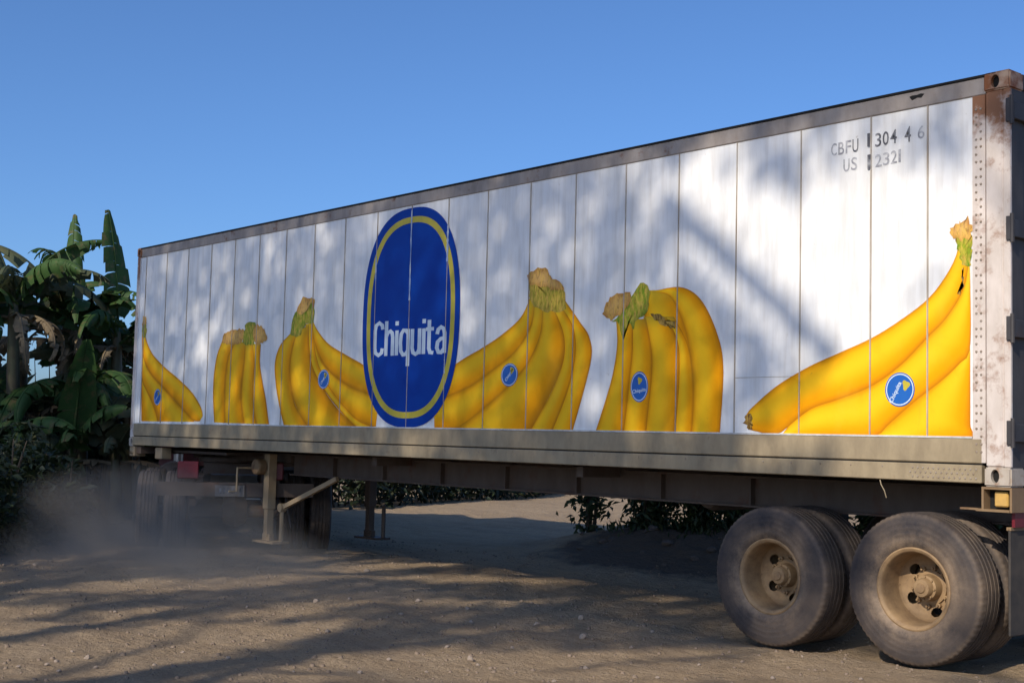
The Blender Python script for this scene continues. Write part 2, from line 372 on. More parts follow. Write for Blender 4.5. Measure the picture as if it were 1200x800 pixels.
# print outlines and canopy openings placed for the sun patches, metres
BUNCHES=[{'bananas':[([(-11.944,2.156),(-11.913,2.03),(-11.765,1.898),(-11.607,1.759),(-11.5,1.642),(-11.405,1.515)],[(-11.956,2.156),(-11.942,2.017),(-11.928,1.879),(-11.915,1.741),(-11.904,1.631),(-11.892,1.516)]),([(-11.967,2.517),(-11.863,2.277),(-11.652,2.106),(-11.219,1.893),(-10.92,1.743),(-10.659,1.623),(-10.448,1.517)],[(-11.957,2.294),(-11.926,2.045),(-11.784,1.904),(-11.619,1.765),(-11.519,1.655),(-11.429,1.515),(-11.417,1.515)]),([(-11.958,2.863),(-11.868,2.761),(-11.878,2.609),(-11.68,2.394),(-11.336,2.213),(-10.89,2.032),(-10.544,1.868),(-10.314,1.698),(-10.252,1.59)],[(-11.983,2.795),(-11.971,2.489),(-11.883,2.292),(-11.652,2.106),(-11.219,1.893),(-10.92,1.743),(-10.686,1.623),(-10.487,1.532),(-10.326,1.524)])],'patches':[('tan',[(-11.984,2.873),(-11.897,2.868),(-11.862,2.761),(-11.971,2.739)]),('green',[(-11.972,2.753),(-11.867,2.747),(-11.872,2.609),(-11.969,2.6)])],'sticker':(-11.464,1.822,0.095,0.103,0)},{'bananas':[([(-9.858,2.472),(-9.972,2.3),(-10.029,2.049),(-10.023,1.796),(-9.974,1.514)],[(-9.554,2.433),(-9.682,2.289),(-9.737,2.042),(-9.743,1.793),(-9.71,1.509)]),([(-9.555,2.446),(-9.692,2.29),(-9.748,2.042),(-9.753,1.793),(-9.72,1.509)],[(-9.286,2.434),(-9.29,2.299),(-9.331,2.08),(-9.361,1.837),(-9.263,1.505)]),([(-9.32,2.435),(-9.326,2.203),(-9.36,1.959),(-9.353,1.739),(-9.272,1.505)],[(-9.126,2.402),(-9.091,2.195),(-9.097,1.953),(-9.081,1.736),(-8.993,1.503)]),([(-9.165,2.416),(-9.091,2.195),(-9.106,1.954),(-9.09,1.736),(-9.002,1.503)],[(-8.966,2.395),(-8.969,2.191),(-8.897,1.973),(-8.814,1.781),(-8.725,1.502)])],'patches':[('tan',[(-9.867,2.447),(-9.804,2.557),(-9.566,2.583),(-9.345,2.571),(-9.37,2.455),(-9.578,2.414)]),('green',[(-9.383,2.438),(-9.345,2.571),(-9.279,2.654),(-9.086,2.631),(-9.11,2.438),(-9.259,2.396)]),('tan',[(-9.096,2.632),(-8.942,2.587),(-8.833,2.485),(-8.907,2.417),(-9.07,2.407),(-9.148,2.513)])],'sticker':None},{'bananas':[([(-8.029,2.528),(-7.919,2.135),(-7.507,1.768),(-7.042,1.479)],[(-7.903,2.533),(-7.63,2.127),(-7.12,1.829),(-6.643,1.634)]),([(-7.908,2.613),(-7.796,2.494),(-7.583,2.349),(-7.259,2.226),(-6.947,2.118),(-6.719,2.016)],[(-7.931,2.523),(-7.804,2.29),(-7.65,2.127),(-7.401,1.987),(-7.084,1.872),(-6.651,1.781)]),([(-7.933,2.546),(-7.826,2.309),(-7.672,2.139),(-7.422,1.999),(-7.104,1.883),(-6.652,1.792)],[(-7.961,2.456),(-7.815,2.132),(-7.574,1.88),(-7.265,1.678),(-7.027,1.548),(-6.689,1.477)]),([(-8.053,2.575),(-7.973,2.319),(-7.898,2.134),(-7.699,1.926),(-7.425,1.723),(-7.181,1.569),(-7.024,1.483)],[(-7.906,2.591),(-7.847,2.314),(-7.707,2.061),(-7.472,1.845),(-7.167,1.645),(-6.951,1.537),(-6.635,1.478)]),([(-8.24,2.492),(-8.315,2.31),(-8.346,2.125),(-8.309,1.915),(-8.164,1.682),(-7.939,1.482)],[(-7.977,2.571),(-7.952,2.319),(-7.876,2.122),(-7.677,1.904),(-7.383,1.679),(-7.016,1.483)]),([(-8.336,2.497),(-8.553,2.366),(-8.647,2.181),(-8.612,1.944),(-8.524,1.708),(-8.411,1.486)],[(-8.21,2.491),(-8.286,2.332),(-8.325,2.147),(-8.289,1.938),(-8.187,1.706),(-7.918,1.482)])],'patches':[('tan',[(-8.128,2.876),(-7.924,2.857),(-7.889,2.772),(-7.997,2.687),(-8.143,2.65),(-8.251,2.656),(-8.234,2.72)]),('green',[(-8.269,2.722),(-8.145,2.685),(-8.021,2.73),(-7.92,2.797),(-7.894,2.594),(-8.052,2.564),(-8.182,2.455),(-8.336,2.492),(-8.306,2.636)])],'sticker':(-7.653,1.982,0.106,0.101,0)},{'bananas':[([(-4.437,2.645),(-4.557,2.47),(-4.809,2.326),(-5.071,2.221),(-5.411,2.1),(-5.715,1.944),(-5.78,1.764)],[(-4.376,2.558),(-4.419,2.379),(-4.609,2.163),(-4.906,2.009),(-5.215,1.871),(-5.562,1.777),(-5.763,1.719)]),([(-4.385,2.586),(-4.428,2.379),(-4.631,2.169),(-4.928,2.015),(-5.238,1.877),(-5.563,1.792),(-5.764,1.749)],[(-4.253,2.537),(-4.285,2.304),(-4.446,2.055),(-4.73,1.836),(-5.074,1.638),(-5.361,1.483),(-5.743,1.488)]),([(-4.028,2.51),(-3.898,2.341),(-3.871,2.099),(-3.967,1.806),(-4.153,1.469)],[(-3.991,2.576),(-3.811,2.391),(-3.693,2.253),(-3.676,2.041),(-3.879,1.468)]),([(-4.167,2.518),(-4.021,2.306),(-4.014,2.076),(-4.144,1.808),(-4.417,1.471)],[(-4.02,2.515),(-3.882,2.335),(-3.86,2.099),(-3.947,1.806),(-4.129,1.467)]),([(-4.277,2.546),(-4.302,2.305),(-4.458,2.061),(-4.747,1.842),(-5.092,1.644),(-5.454,1.473)],[(-4.131,2.521),(-4.006,2.306),(-3.995,2.089),(-4.118,1.848),(-4.287,1.618),(-4.404,1.469)])],'patches':[('olive',[(-4.458,2.781),(-4.234,2.72),(-4.033,2.679),(-4.0,2.612),(-4.015,2.488),(-4.227,2.51),(-4.427,2.583)]),('tan',[(-4.477,2.838),(-4.383,2.876),(-4.26,2.874),(-4.156,2.778),(-4.034,2.715),(-4.033,2.663),(-4.234,2.709),(-4.45,2.766)])],'sticker':(-4.687,1.968,0.112,0.101,-15)},{'bananas':[([(-3.13,2.608),(-3.061,2.33),(-2.946,2.074),(-2.767,1.466)],[(-2.774,2.585),(-2.637,2.286),(-2.571,2.015),(-2.567,1.467)]),([(-3.067,2.589),(-2.822,2.543),(-2.67,2.312),(-2.584,2.015),(-2.563,1.748),(-2.58,1.467)],[(-2.958,2.597),(-2.692,2.602),(-2.491,2.486),(-2.333,2.225),(-2.271,1.961),(-2.299,1.47)]),([(-2.919,2.386),(-2.739,2.192),(-2.719,1.969),(-2.73,1.724),(-2.757,1.466)],[(-2.769,2.379),(-2.625,2.163),(-2.57,1.942),(-2.559,1.699),(-2.573,1.467)]),([(-3.09,2.395),(-3.005,2.1),(-3.01,1.874),(-3.039,1.649),(-3.069,1.463)],[(-2.846,2.382),(-2.726,2.191),(-2.702,1.969),(-2.714,1.724),(-2.741,1.466)]),([(-3.265,2.378),(-3.216,2.132),(-3.235,1.903),(-3.265,1.673),(-3.302,1.464)],[(-3.062,2.38),(-2.991,2.1),(-2.993,1.874),(-3.022,1.649),(-3.041,1.464)]),([(-3.39,2.384),(-3.374,2.189),(-3.415,1.957),(-3.499,1.725),(-3.61,1.464)],[(-3.201,2.375),(-3.199,2.132),(-3.225,1.928),(-3.254,1.673),(-3.284,1.465)])],'patches':[('dark',[(-3.015,2.416),(-2.92,2.404),(-2.752,2.316),(-2.768,2.287),(-2.918,2.336)]),('green',[(-3.426,2.378),(-3.302,2.47),(-3.217,2.588),(-3.138,2.665),(-3.054,2.626),(-3.024,2.505),(-3.063,2.419),(-3.152,2.372),(-3.185,2.284),(-3.222,2.368),(-3.281,2.34),(-3.303,2.212),(-3.342,2.348)]),('tan',[(-3.541,2.444),(-3.449,2.569),(-3.306,2.604),(-3.22,2.589),(-3.295,2.464),(-3.444,2.394)])],'sticker':(-3.119,1.843,0.094,0.121,0)},{'bananas':[([(-0.281,2.068),(-0.363,1.958),(-0.497,1.848),(-0.682,1.725),(-0.872,1.577),(-0.994,1.483)],[(-0.279,2.007),(-0.279,1.846),(-0.279,1.686),(-0.279,1.565),(-0.279,1.488),(-0.588,1.484)]),([(-0.285,2.656),(-0.327,2.435),(-0.452,2.257),(-0.589,2.128),(-0.777,1.966),(-0.995,1.831),(-1.248,1.746),(-1.485,1.679),(-1.647,1.577),(-1.729,1.479)],[(-0.278,2.452),(-0.281,2.047),(-0.354,1.952),(-0.488,1.84),(-0.672,1.716),(-0.862,1.568),(-0.984,1.481),(-1.324,1.478),(-1.591,1.477),(-1.701,1.477)]),([(-0.349,2.754),(-0.385,2.623),(-0.475,2.485),(-0.59,2.368),(-0.778,2.251),(-0.997,2.142),(-1.25,2.052),(-1.514,1.958),(-1.789,1.826),(-2.017,1.665),(-2.057,1.619)],[(-0.278,2.706),(-0.318,2.444),(-0.441,2.251),(-0.58,2.128),(-0.767,1.96),(-0.986,1.825),(-1.243,1.737),(-1.479,1.67),(-1.641,1.57),(-1.785,1.487),(-2.027,1.519)])],'patches':[('brown',[(-2.063,1.621),(-2.011,1.635),(-1.992,1.538),(-2.027,1.514),(-2.059,1.556)]),('green',[(-0.385,2.767),(-0.273,2.757),(-0.274,2.578),(-0.336,2.595),(-0.367,2.683)]),('tan',[(-0.425,2.808),(-0.385,2.846),(-0.306,2.867),(-0.273,2.851),(-0.273,2.749),(-0.38,2.759)]),('dark',[(-0.336,2.533),(-0.318,2.557),(-0.322,2.455),(-0.349,2.395),(-0.344,2.456)])],'sticker':(-0.781,1.794,0.11,0.113,25)}]
LOGO=[(-6.208, 3.624), (-6.102, 1.491), (-6.967, 2.6), (-5.405, 2.515)]
LOGO_TEXT=[(-6.768, 2.547), (-6.749, 2.203), (-5.605, 2.525), (-5.59, 2.18)]
SHADOW_LIMBS=[(-2.87, 3.29, -1.31, 2.04, 0.095), (-1.58, 3.97, -1.25, 3.31, 0.03), (-0.55, 3.84, -0.44, 3.25, 0.025), (-6.06, -2.87, -6.24, -1.66, 0.07), (-6.24, -1.66, -6.11, -0.37, 0.07), (-3.81, -2.78, -3.97, -1.78, 0.06), (-3.97, -1.78, -3.57, -0.63, 0.08), (-4.35, -2.15, -4.07, -0.39, 0.05), (-8.55, -2.3, -8.9, -1.08, 0.05), (-6.7, -2.51, -7.22, -1.45, 0.03), (-2.56, -1.31, -1.82, -0.02, 0.025)]
OPENINGS=[(0.95,-0.03,3.09,-1.43,3.27,0.16),(0.95,-0.03,2.82,-1.42,2.97,0.16),(0.95,-0.03,2.56,-1.42,2.67,0.16),(0.97,0.02,2.29,-1.24,2.3,0.16),(0.97,0.02,2.03,-1.24,2.01,0.15),(0.97,0.02,1.77,-1.24,1.72,0.15),(0.97,0.02,1.45,-1.24,1.37,0.15),(0.97,0.02,1.25,-1.23,1.14,0.15),(0.95,-1.24,1.72,-1.85,1.42,0.15),(0.9,-1.85,1.54,-2.0,1.26,0.09),(0.95,-2.44,3.54,-1.21,2.54,0.19),(0.9,-2.7,3.41,-1.42,2.37,0.09),(0.9,-2.03,3.1,-1.14,2.18,0.15),(0.75,-0.2,3.55,-0.03,3.14,0.11),(0.45,-2.28,3.68,-0.38,3.65,0.16),(0.15,-1.43,3.82,-1.32,3.38,0.08),(0.5,-2.2,3.67,-2.03,3.32,0.1),(0.1,-0.51,3.71,-0.46,3.29,0.04),(0.2,-0.95,3.79,-0.88,3.49,0.07),(0.2,-1.84,3.71,-1.76,3.38,0.09),(0.92,-3.23,3.67,-2.7,3.36,0.12),(0.95,-2.7,3.36,-1.38,2.46,0.16),(0.95,-2.27,3.29,-1.24,2.54,0.16),(0.0,-2.78,3.11,-2.01,2.03,0.13),(0.0,-2.17,2.29,-1.85,1.72,0.16),(0.45,-2.69,3.15,-1.38,2.06,0.06),(0.98,-2.58,2.91,-1.55,2.02,0.09),(0.0,-0.64,2.54,-0.61,2.49,0.03),(0.72,-3.18,3.38,-3.14,3.27,0.07),(0.72,-2.83,2.87,-2.82,2.71,0.05),(0.72,-4.35,3.03,-4.05,3.36,0.04),(0.72,-5.22,2.67,-5.26,2.46,0.07),(0.72,-4.92,2.46,-4.86,2.36,0.06),(0.72,-4.72,3.14,-4.72,2.98,0.05),(0.72,-7.3,3.52,-7.29,3.25,0.04),(0.72,-7.74,3.64,-7.73,3.49,0.05),(0.72,-8.86,3.62,-8.85,3.44,0.04),(0.72,-11.41,3.63,-11.32,3.28,0.05),(0.72,-11.06,3.17,-10.94,2.87,0.05),(0.72,-10.8,3.01,-10.69,2.76,0.04),(0.72,-10.47,2.8,-10.34,2.3,0.09),(0.72,-10.67,2.55,-10.52,2.33,0.06),(0.72,-10.16,2.68,-10.07,2.52,0.05),(0.72,-8.79,2.42,-8.75,2.15,0.04),(0.72,-6.8,3.47,-6.79,3.34,0.03),(0.72,-5.68,3.43,-5.65,3.23,0.04),(0.72,-8.41,3.35,-8.35,3.06,0.03),(0.72,-3.25,3.59,-3.06,3.7,0.04),(0.72,-9.41,3.14,-9.36,2.94,0.03),(0.72,-12.04,3.67,-11.85,1.77,0.02),(0.72,-4.23,2.76,-4.15,2.83,0.03),(0.72,-6.29,2.08,-6.15,1.99,0.05),(0.72,-5.89,2.31,-5.82,2.14,0.04),(0.72,-2.5,2.24,-2.42,2.33,0.04),(0.72,-9.92,2.72,-9.82,2.56,0.05),(0.72,-11.4,1.39,-11.39,1.23,0.06),(0.72,-10.4,1.46,-10.38,1.23,0.06),(0.72,-10.72,1.4,-10.69,1.27,0.04),(0.72,-8.99,1.42,-8.95,1.28,0.04),(0.72,-6.19,1.46,-6.11,1.29,0.07),(0.72,-5.85,1.44,-5.85,1.3,0.06),(0.72,-5.4,1.41,-5.33,1.27,0.05),(0.72,-4.03,1.45,-3.98,1.38,0.03),(0.72,-2.04,1.41,-1.92,1.26,0.07),(0.72,-8.45,1.38,-8.4,1.27,0.04),(0.95,-5.59,-3.71,0.4,0.64,0.19),(0.95,-6.13,-3.61,0.27,1.11,0.22),(0.95,-6.6,-3.53,-3.7,-1.36,0.23),(0.95,-7.51,-3.36,-4.44,-1.4,0.28),(0.95,-1.86,-0.15,0.4,0.64,0.25),(0.9,-2.64,-0.89,-1.23,0.16,0.15),(0.9,-7.7,-2.9,-5.57,-1.23,0.26),(0.75,-8.95,-2.63,-7.38,-0.7,0.36),(0.85,-10.24,-1.73,-10.86,-0.28,0.2),(0.9,-7.77,0.14,-7.05,1.02,0.22),(0.9,-6.36,0.37,-5.11,0.9,0.18),(0.8,-5.79,-0.91,-4.54,-0.03,0.1),(0.85,-5.16,-0.41,-3.57,1.02,0.1),(0.8,-7.38,-0.7,-6.53,0.3,0.14),(0.03,-6.06,-2.87,-6.04,-2.35,0.16),(0.03,-6.04,-2.35,-6.24,-1.66,0.21),(0.03,-6.24,-1.66,-6.12,-0.44,0.28),(0.03,-6.12,-0.44,-4.57,0.94,0.23),(0.03,-3.84,-2.61,-4.01,-1.75,0.09),(0.03,-4.01,-1.75,-3.83,-1.01,0.16),(0.03,-3.83,-1.01,-2.35,0.26,0.21),(0.03,-4.39,-2.09,-4.39,-1.54,0.14),(0.03,-4.39,-1.54,-4.07,-0.39,0.23),(0.03,-4.07,-0.39,-2.61,0.48,0.24),(0.03,-8.45,-2.22,-8.77,-1.13,0.29),(0.03,-8.64,-1.17,-8.76,0.2,0.34),(0.03,-6.77,-2.39,-7.17,-1.47,0.14),(0.03,-6.26,-1.02,-6.09,0.03,0.16),(0.03,-2.39,-1.05,-1.88,-0.26,0.05),(0.95,-13.62,3.24,-12.83,4.1,0.68),(0.95,-13.65,4.29,-12.94,8.6,1.46),(0.9,-15.2,4.39,-14.68,10.19,1.54),(0.8,-8.91,1.04,-8.61,0.24,0.07),(0.8,-8.31,0.63,-7.6,0.9,0.04),(0.85,-11.98,1.11,-11.88,1.09,0.05),(0.85,-11.15,1.18,-11.1,1.07,0.04),(0.4,-11.58,0.8,-11.43,-0.05,0.1),(0.4,-10.82,0.83,-10.71,0.01,0.09),(0.3,-14.66,0.31,-8.39,0.55,0.17),(0.35,-14.62,-0.05,-8.37,0.28,0.17),(0.8,-8.87,1.04,-8.61,0.24,0.06)]
STONES=[(-5.42,-1.45,0.05),(-3.96,-2.29,0.049),(-3.82,-4.13,0.042),(-3.8,-4.33,0.031),(-3.67,-4.44,0.03),(-3.47,-4.45,0.03),(-4.07,-4.12,0.027),(-3.39,-3.4,0.032),(-2.57,-2.97,0.036),(-5.46,-1.08,0.044),(-5.03,-0.67,0.051),(-2.8,-0.88,0.061),(-3.46,-0.73,0.052),(-3.45,-0.27,0.06),(-3.79,-1.1,0.046),(-2.51,-2.16,0.054),(-1.94,-1.69,0.038),(-1.77,-2.12,0.031),(-3.08,-1.9,0.035),(-5.84,-3.03,0.033),(-9.23,-2.35,0.06),(-2.87,-2.54,0.033),(-4.49,-1.25,0.041),(-4.34,-0.69,0.042),(-2.41,-2.18,0.027),(-2.42,-2.58,0.026),(-3.7,-4.6,0.025),(-3.51,-4.21,0.03),(-3.38,-3.9,0.026),(-5.42,-2.1,0.034),(-2.31,-0.89,0.035),(-1.48,-1.53,0.026),(-1.65,-0.95,0.028),(-1.08,-0.92,0.032),(-2.76,-0.19,0.032),(-1.6,-0.57,0.028),(-2.78,-3.3,0.02),(-3.8,-3.5,0.027),(-7.47,0.5,0.063),(-1.42,-0.16,0.023),(-0.68,-0.57,0.031),(-2.78,-1.57,0.029)]

# ------------------------------------------------------------------ ground
def vnoise(x, y, s, seed):
    x = np.asarray(x)*s; y = np.asarray(y)*s
    xi = np.floor(x).astype(int); yi = np.floor(y).astype(int); fx = x-xi; fy = y-yi
    def h(a, b): 
        q = np.sin(a*127.1+b*311.7+seed*74.7)*43758.5453
        return q-np.floor(q)
    ux = fx*fx*(3-2*fx); uy = fy*fy*(3-2*fy)
    return (h(xi, yi)*(1-ux)+h(xi+1, yi)*ux)*(1-uy)+(h(xi, yi+1)*(1-ux)+h(xi+1, yi+1)*ux)*uy-0.5
def gz(x, y):
    x = np.asarray(x, float); y = np.asarray(y, float)
    z = 0.05*vnoise(x, y, 0.45, 1)+0.03*vnoise(x, y, 1.6, 2)+0.026*vnoise(x, y, 4.3, 3)+0.016*vnoise(x, y, 10, 4)
    # low bank of loose soil behind the trailer
    bx = np.clip((x+9.2)/1.6, 0, 1)*np.clip((9-x)/3, 0, 1)
    by = np.exp(-((y-4.95)/1.3)**2)
    z = z + bx*by*(0.30+0.22*vnoise(x, y, 1.1, 5)+0.22*vnoise(x, y, 2.9, 6)+0.1*vnoise(x, y, 7.1, 7))
    # wheel ruts along the trailer's way
    for y0 in (0.3, 2.1):
        z = z - 0.025*np.exp(-((y-y0)/0.26)**2)
    far = np.clip((np.hypot(x+5, y)-30)/60, 0, 1)
    return z*(1-far*0.5) + far*0.8*vnoise(x, y, 0.02, 8)
def axis(lo, hi, c0, c1, step):
    a = list(np.arange(c0, c1, step)); s = step
    while a[-1] < hi: s *= 1.16; a.append(a[-1]+s)
    s = step; b = [c0]
    while b[-1] > lo: s *= 1.16; b.append(b[-1]-s)
    return np.array(b[::-1][:-1]+a)
gx = axis(-700, 500, -13.5, 2.5, 0.055); gy = axis(-500, 700, -6.0, 7.0, 0.055)
XX, YY = np.meshgrid(gx, gy, indexing='ij')
ZZ = gz(XX, YY)
nx, ny = XX.shape
me = bpy.data.meshes.new('ground')
me.vertices.add(nx*ny); me.vertices.foreach_set('co', np.stack([XX, YY, ZZ], 2).astype(np.float32).ravel())
I = (np.arange(nx-1)[:, None]*ny+np.arange(ny-1)[None, :]).ravel()
loops = np.stack([I, I+ny, I+ny+1, I+1], 1).astype(np.int32).ravel(); nf = len(I)
me.loops.add(nf*4); me.loops.foreach_set('vertex_index', loops)
me.polygons.add(nf); me.polygons.foreach_set('loop_start', np.arange(0, nf*4, 4, dtype=np.int32)); me.polygons.foreach_set('loop_total', np.full(nf, 4, dtype=np.int32))
me.update(); me.validate(); smooth_mesh(me)
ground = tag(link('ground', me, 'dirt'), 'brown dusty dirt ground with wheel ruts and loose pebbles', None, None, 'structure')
def gzp(x, y): return float(gz(np.array([x]), np.array([y]))[0])

# ------------------------------------------------------------------ container
CZ0, CZ1, CL, CW = 1.189, 3.780, 12.192, 2.438
cont = empty('shipping_container', (-6.1, 1.22, CZ0), 'long white refrigerated shipping container printed with bananas and a blue oval logo', 'container')
PZ0, PZ1 = 1.483, 3.648
seams = [-0.262, -0.578, -1.007, -1.583, -2.163, -2.734, -3.304, -3.888, -4.457, -5.036, -5.61, -6.185, -6.76, -7.335, -7.915, -8.49, -9.065, -9.625, -10.19, -10.775, -11.35, -11.93, -12.10]
for i in range(len(seams)-1):
    a, b_ = seams[i+1], seams[i]
    MB().box((a, 0.006, PZ0), (b_, 0.045, PZ1)).build('side_panel', 'panel', cont)
for i, x in enumerate(seams[1:-1]):
    b_ = MB()
    w = 0.0034 if i not in (0, 1) else 0.0045
    b_.box((x-w, -0.0035, PZ0), (x+w, 0.006, PZ1))
    b_.build('panel_seam', 'seam', cont)
# horizontal repair seam low on two panels
MB().box((-2.158, 0.004, 1.894), (-1.588, 0.006, 1.898)).build('patch_edge', 'seam', cont)
# rails
MB().box((-CL+0.12, -0.004, PZ1), (-0.17, 0.09, CZ1-0.018), bev=0.006).build('top_rail', 'top_rail', cont)
MB().box((-CL+0.10, -0.012, CZ1-0.018), (-0.10, 0.10, CZ1-0.004)).build('top_rail_cap', 'hole', cont)
MB().box((-CL+0.10, -0.006, 1.328), (-0.195, 0.09, PZ0), bev=0.006).build('bottom_rail', 'bottom_rail', cont)
MB().box((-CL+0.10, -0.014, 1.206), (-0.195, 0.09, 1.318), bev=0.005).build('lower_bottom_rail', 'bottom_rail', cont)
MB().box((-CL+0.10, 0.004, 1.318), (-0.195, 0.09, 1.328)).build('rail_joint', 'hole', cont)
# white edge strip above the bottom rail
MB().box((-12.1, -0.0075, PZ0), (-0.262, 0.004, PZ0+0.012)).build('trim_strip', 'plate', cont)
# far side, front, roof, floor
MB().box((-CL+0.1, CW-0.045, PZ0), (-0.17, CW-0.004, PZ1)).build('far_side_wall', 'panel', cont)
MB().box((-CL+0.1, CW-0.09, 1.206), (-0.17, CW, PZ0)).build('far_bottom_rail', 'bottom_rail', cont)
MB().box((-CL+0.1, CW-0.09, PZ1), (-0.17, CW, CZ1-0.006)).build('far_top_rail', 'top_rail', cont)
MB().box((-CL+0.02, 0.10, 1.23), (-CL+0.09, CW-0.10, CZ1-0.02)).build('front_wall', 'panel', cont)
MB().box((-CL+0.1, 0.09, CZ1-0.06), (-0.12, CW-0.09, CZ1-0.02)).build('roof', 'panel', cont)
MB().box((-CL+0.1, 0.09, 1.24), (-0.12, CW-0.09, 1.33)).build('floor', 'chassis', cont)
for k in range(30):
    x = -CL+0.45+k*0.39
    MB().box((x, 0.09, 1.206), (x+0.05, CW-0.09, 1.239)).build('floor_beam', 'chassis', cont)
# corner posts: near rear one with a folded rivet strip
MB().box((-0.258, -0.004, PZ0-0.15), (-0.172, 0.05, PZ1)).build('rivet_strip', 'post', cont)
rv = MB()
for k in range(46):
    z = 1.40+k*0.048
    for x in (-0.232, -0.2):
        if (k+int(x*100)) % 5 == 4: continue
        mt = Matrix.Translation((x, -0.004, z))
        rv.lathe([(0.0085, 0), (0.0075, -0.005), (0.0, -0.006)], 6, mt)
rv.build('rivet_row', 'rivet', cont)
p = MB(); p.box((-0.170, -0.010, CZ0+0.118), (-0.05, 0.10, CZ1-0.118), bev=0.012); p.box((-0.052, -0.006, CZ0+0.118), (-0.004, 0.022, CZ1-0.118), bev=0.006); p.build('corner_post', 'post', cont)
p = MB(); p.box((-0.049, 0.022, CZ0+0.118), (-0.008, 0.162, CZ1-0.118)); p.build('door_jamb', 'dark_frame', cont)
p = MB(); p.box((-0.170, CW-0.10, CZ0+0.118), (0.0, CW, CZ1-0.118), bev=0.008); p.build('corner_post', 'post', cont)
for y0, y1 in ((-0.004, 0.1), (CW-0.1, CW+0.004)):
    p = MB(); p.box((-CL, y0, CZ0+0.118), (-CL+0.10, y1, CZ1-0.118), bev=0.008); p.build('corner_post', 'post', cont)
    p = MB(); p.box((-CL+0.10, y0 if y0 < 1 else y0+0.02, PZ0), (-12.1+0.0, y1-0.03 if y0 < 1 else y1-0.006, PZ1)); p.build('post_flange', 'panel', cont)
# corner castings with oval apertures (real holes)
def casting(x0, x1, y0, y1, z0, z1, mat, hx, hz, side):
    bm = bmesh.new(); bmesh.ops.create_cube(bm, size=1)
    for v in bm.verts: v.co = Vector(((x0+x1)/2+v.co.x*(x1-x0), (y0+y1)/2+v.co.y*(y1-y0), (z0+z1)/2+v.co.z*(z1-z0)))
    bmesh.ops.bevel(bm, geom=bm.edges[:], offset=0.01, segments=2, affect='EDGES')
    me = bpy.data.meshes.new('corner_casting'); bm.to_mesh(me); bm.free()
    o = link('corner_casting', me, mat)
    ys = -1 if side < 0 else 1
    yc = y0 if side < 0 else y1
    cut = MB()
    ring = [(0.028*math.cos(t)*1.0, 0.042*math.sin(t)) for t in [2*math.pi*k/20 for k in range(20)]]
    vs = [(hx+a, yc-0.05, hz+c_) for a, c_ in ring]+[(hx+a, yc+0.05, hz+c_) for a, c_ in ring]
    fs = [tuple(range(20)), tuple(range(20, 40))[::-1]]+[(k, k+20, (k+1) % 20+20, (k+1) % 20) for k in range(20)]
    cut.add(vs, fs); co = cut.build('cut', 'hole')
    co.data.materials.clear(); co.data.materials.append(M[mat])
    md = o.modifiers.new('b', 'BOOLEAN'); md.object = co; md.operation = 'DIFFERENCE'; md.solver = 'EXACT'
    dg = bpy.context.evaluated_depsgraph_get()
    nm = bpy.data.meshes.new_from_object(o.evaluated_get(dg)); nm.name = 'corner_casting'
    bpy.data.objects.remove(o); bpy.data.objects.remove(co)
    o = link('corner_casting', nm, mat, cont)
    q = MB(); q.box((hx-0.035, yc+0.045*(-ys) if ys > 0 else yc+0.03, hz-0.05), (hx+0.035, (yc-0.03) if ys > 0 else yc+0.045, hz+0.05))  # near-black block painting in the dark inside of the opening
    pc = q.build('aperture_dark', 'hole'); attach(pc, o)
    return o
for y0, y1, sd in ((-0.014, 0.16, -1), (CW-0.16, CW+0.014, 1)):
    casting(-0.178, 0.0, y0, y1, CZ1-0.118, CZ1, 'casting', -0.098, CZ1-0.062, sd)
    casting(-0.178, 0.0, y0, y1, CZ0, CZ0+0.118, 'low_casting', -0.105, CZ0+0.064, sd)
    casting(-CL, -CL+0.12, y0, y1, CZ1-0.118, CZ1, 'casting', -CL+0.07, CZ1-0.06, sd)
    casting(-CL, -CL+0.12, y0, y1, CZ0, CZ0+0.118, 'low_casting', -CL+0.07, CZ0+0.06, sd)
# rivet field on the lower rail next to the rear corner
rv = MB()
for k in range(13):
    for j in range(3):
        x = -0.23-k*0.037-(0.018 if j == 1 else 0); z = 1.234+j*0.028
        rv.lathe([(0.0075, 0), (0.0065, -0.004), (0.0, -0.005)], 6, Matrix.Translation((x, -0.014, z)))
for k in range(46):
    x = -0.9-k*0.245
    rv.lathe([(0.006, 0), (0.005, -0.004), (0.0, -0.0045)], 6, Matrix.Translation((x, -0.014, 1.292)))
rv.build('rail_rivets', 'rivet', cont)
# rust hole in the top rail, its dark inside painted as a near-black plate
MB().add([(x_, y_, CZ1+z_) for y_ in (-0.0065, 0.0) for x_, z_ in ((-.71, -.052), (-.69, -.046), (-.655, -.049), (-.625, -.043), (-.60, -.05), (-.622, -.072), (-.65, -.066), (-.69, -.078))], [tuple(range(8)), tuple(range(8, 16))[::-1]]+[(k, (k+1) % 8, 8+(k+1) % 8, 8+k) for k in range(8)]).build('rust_gap', 'hole', cont)
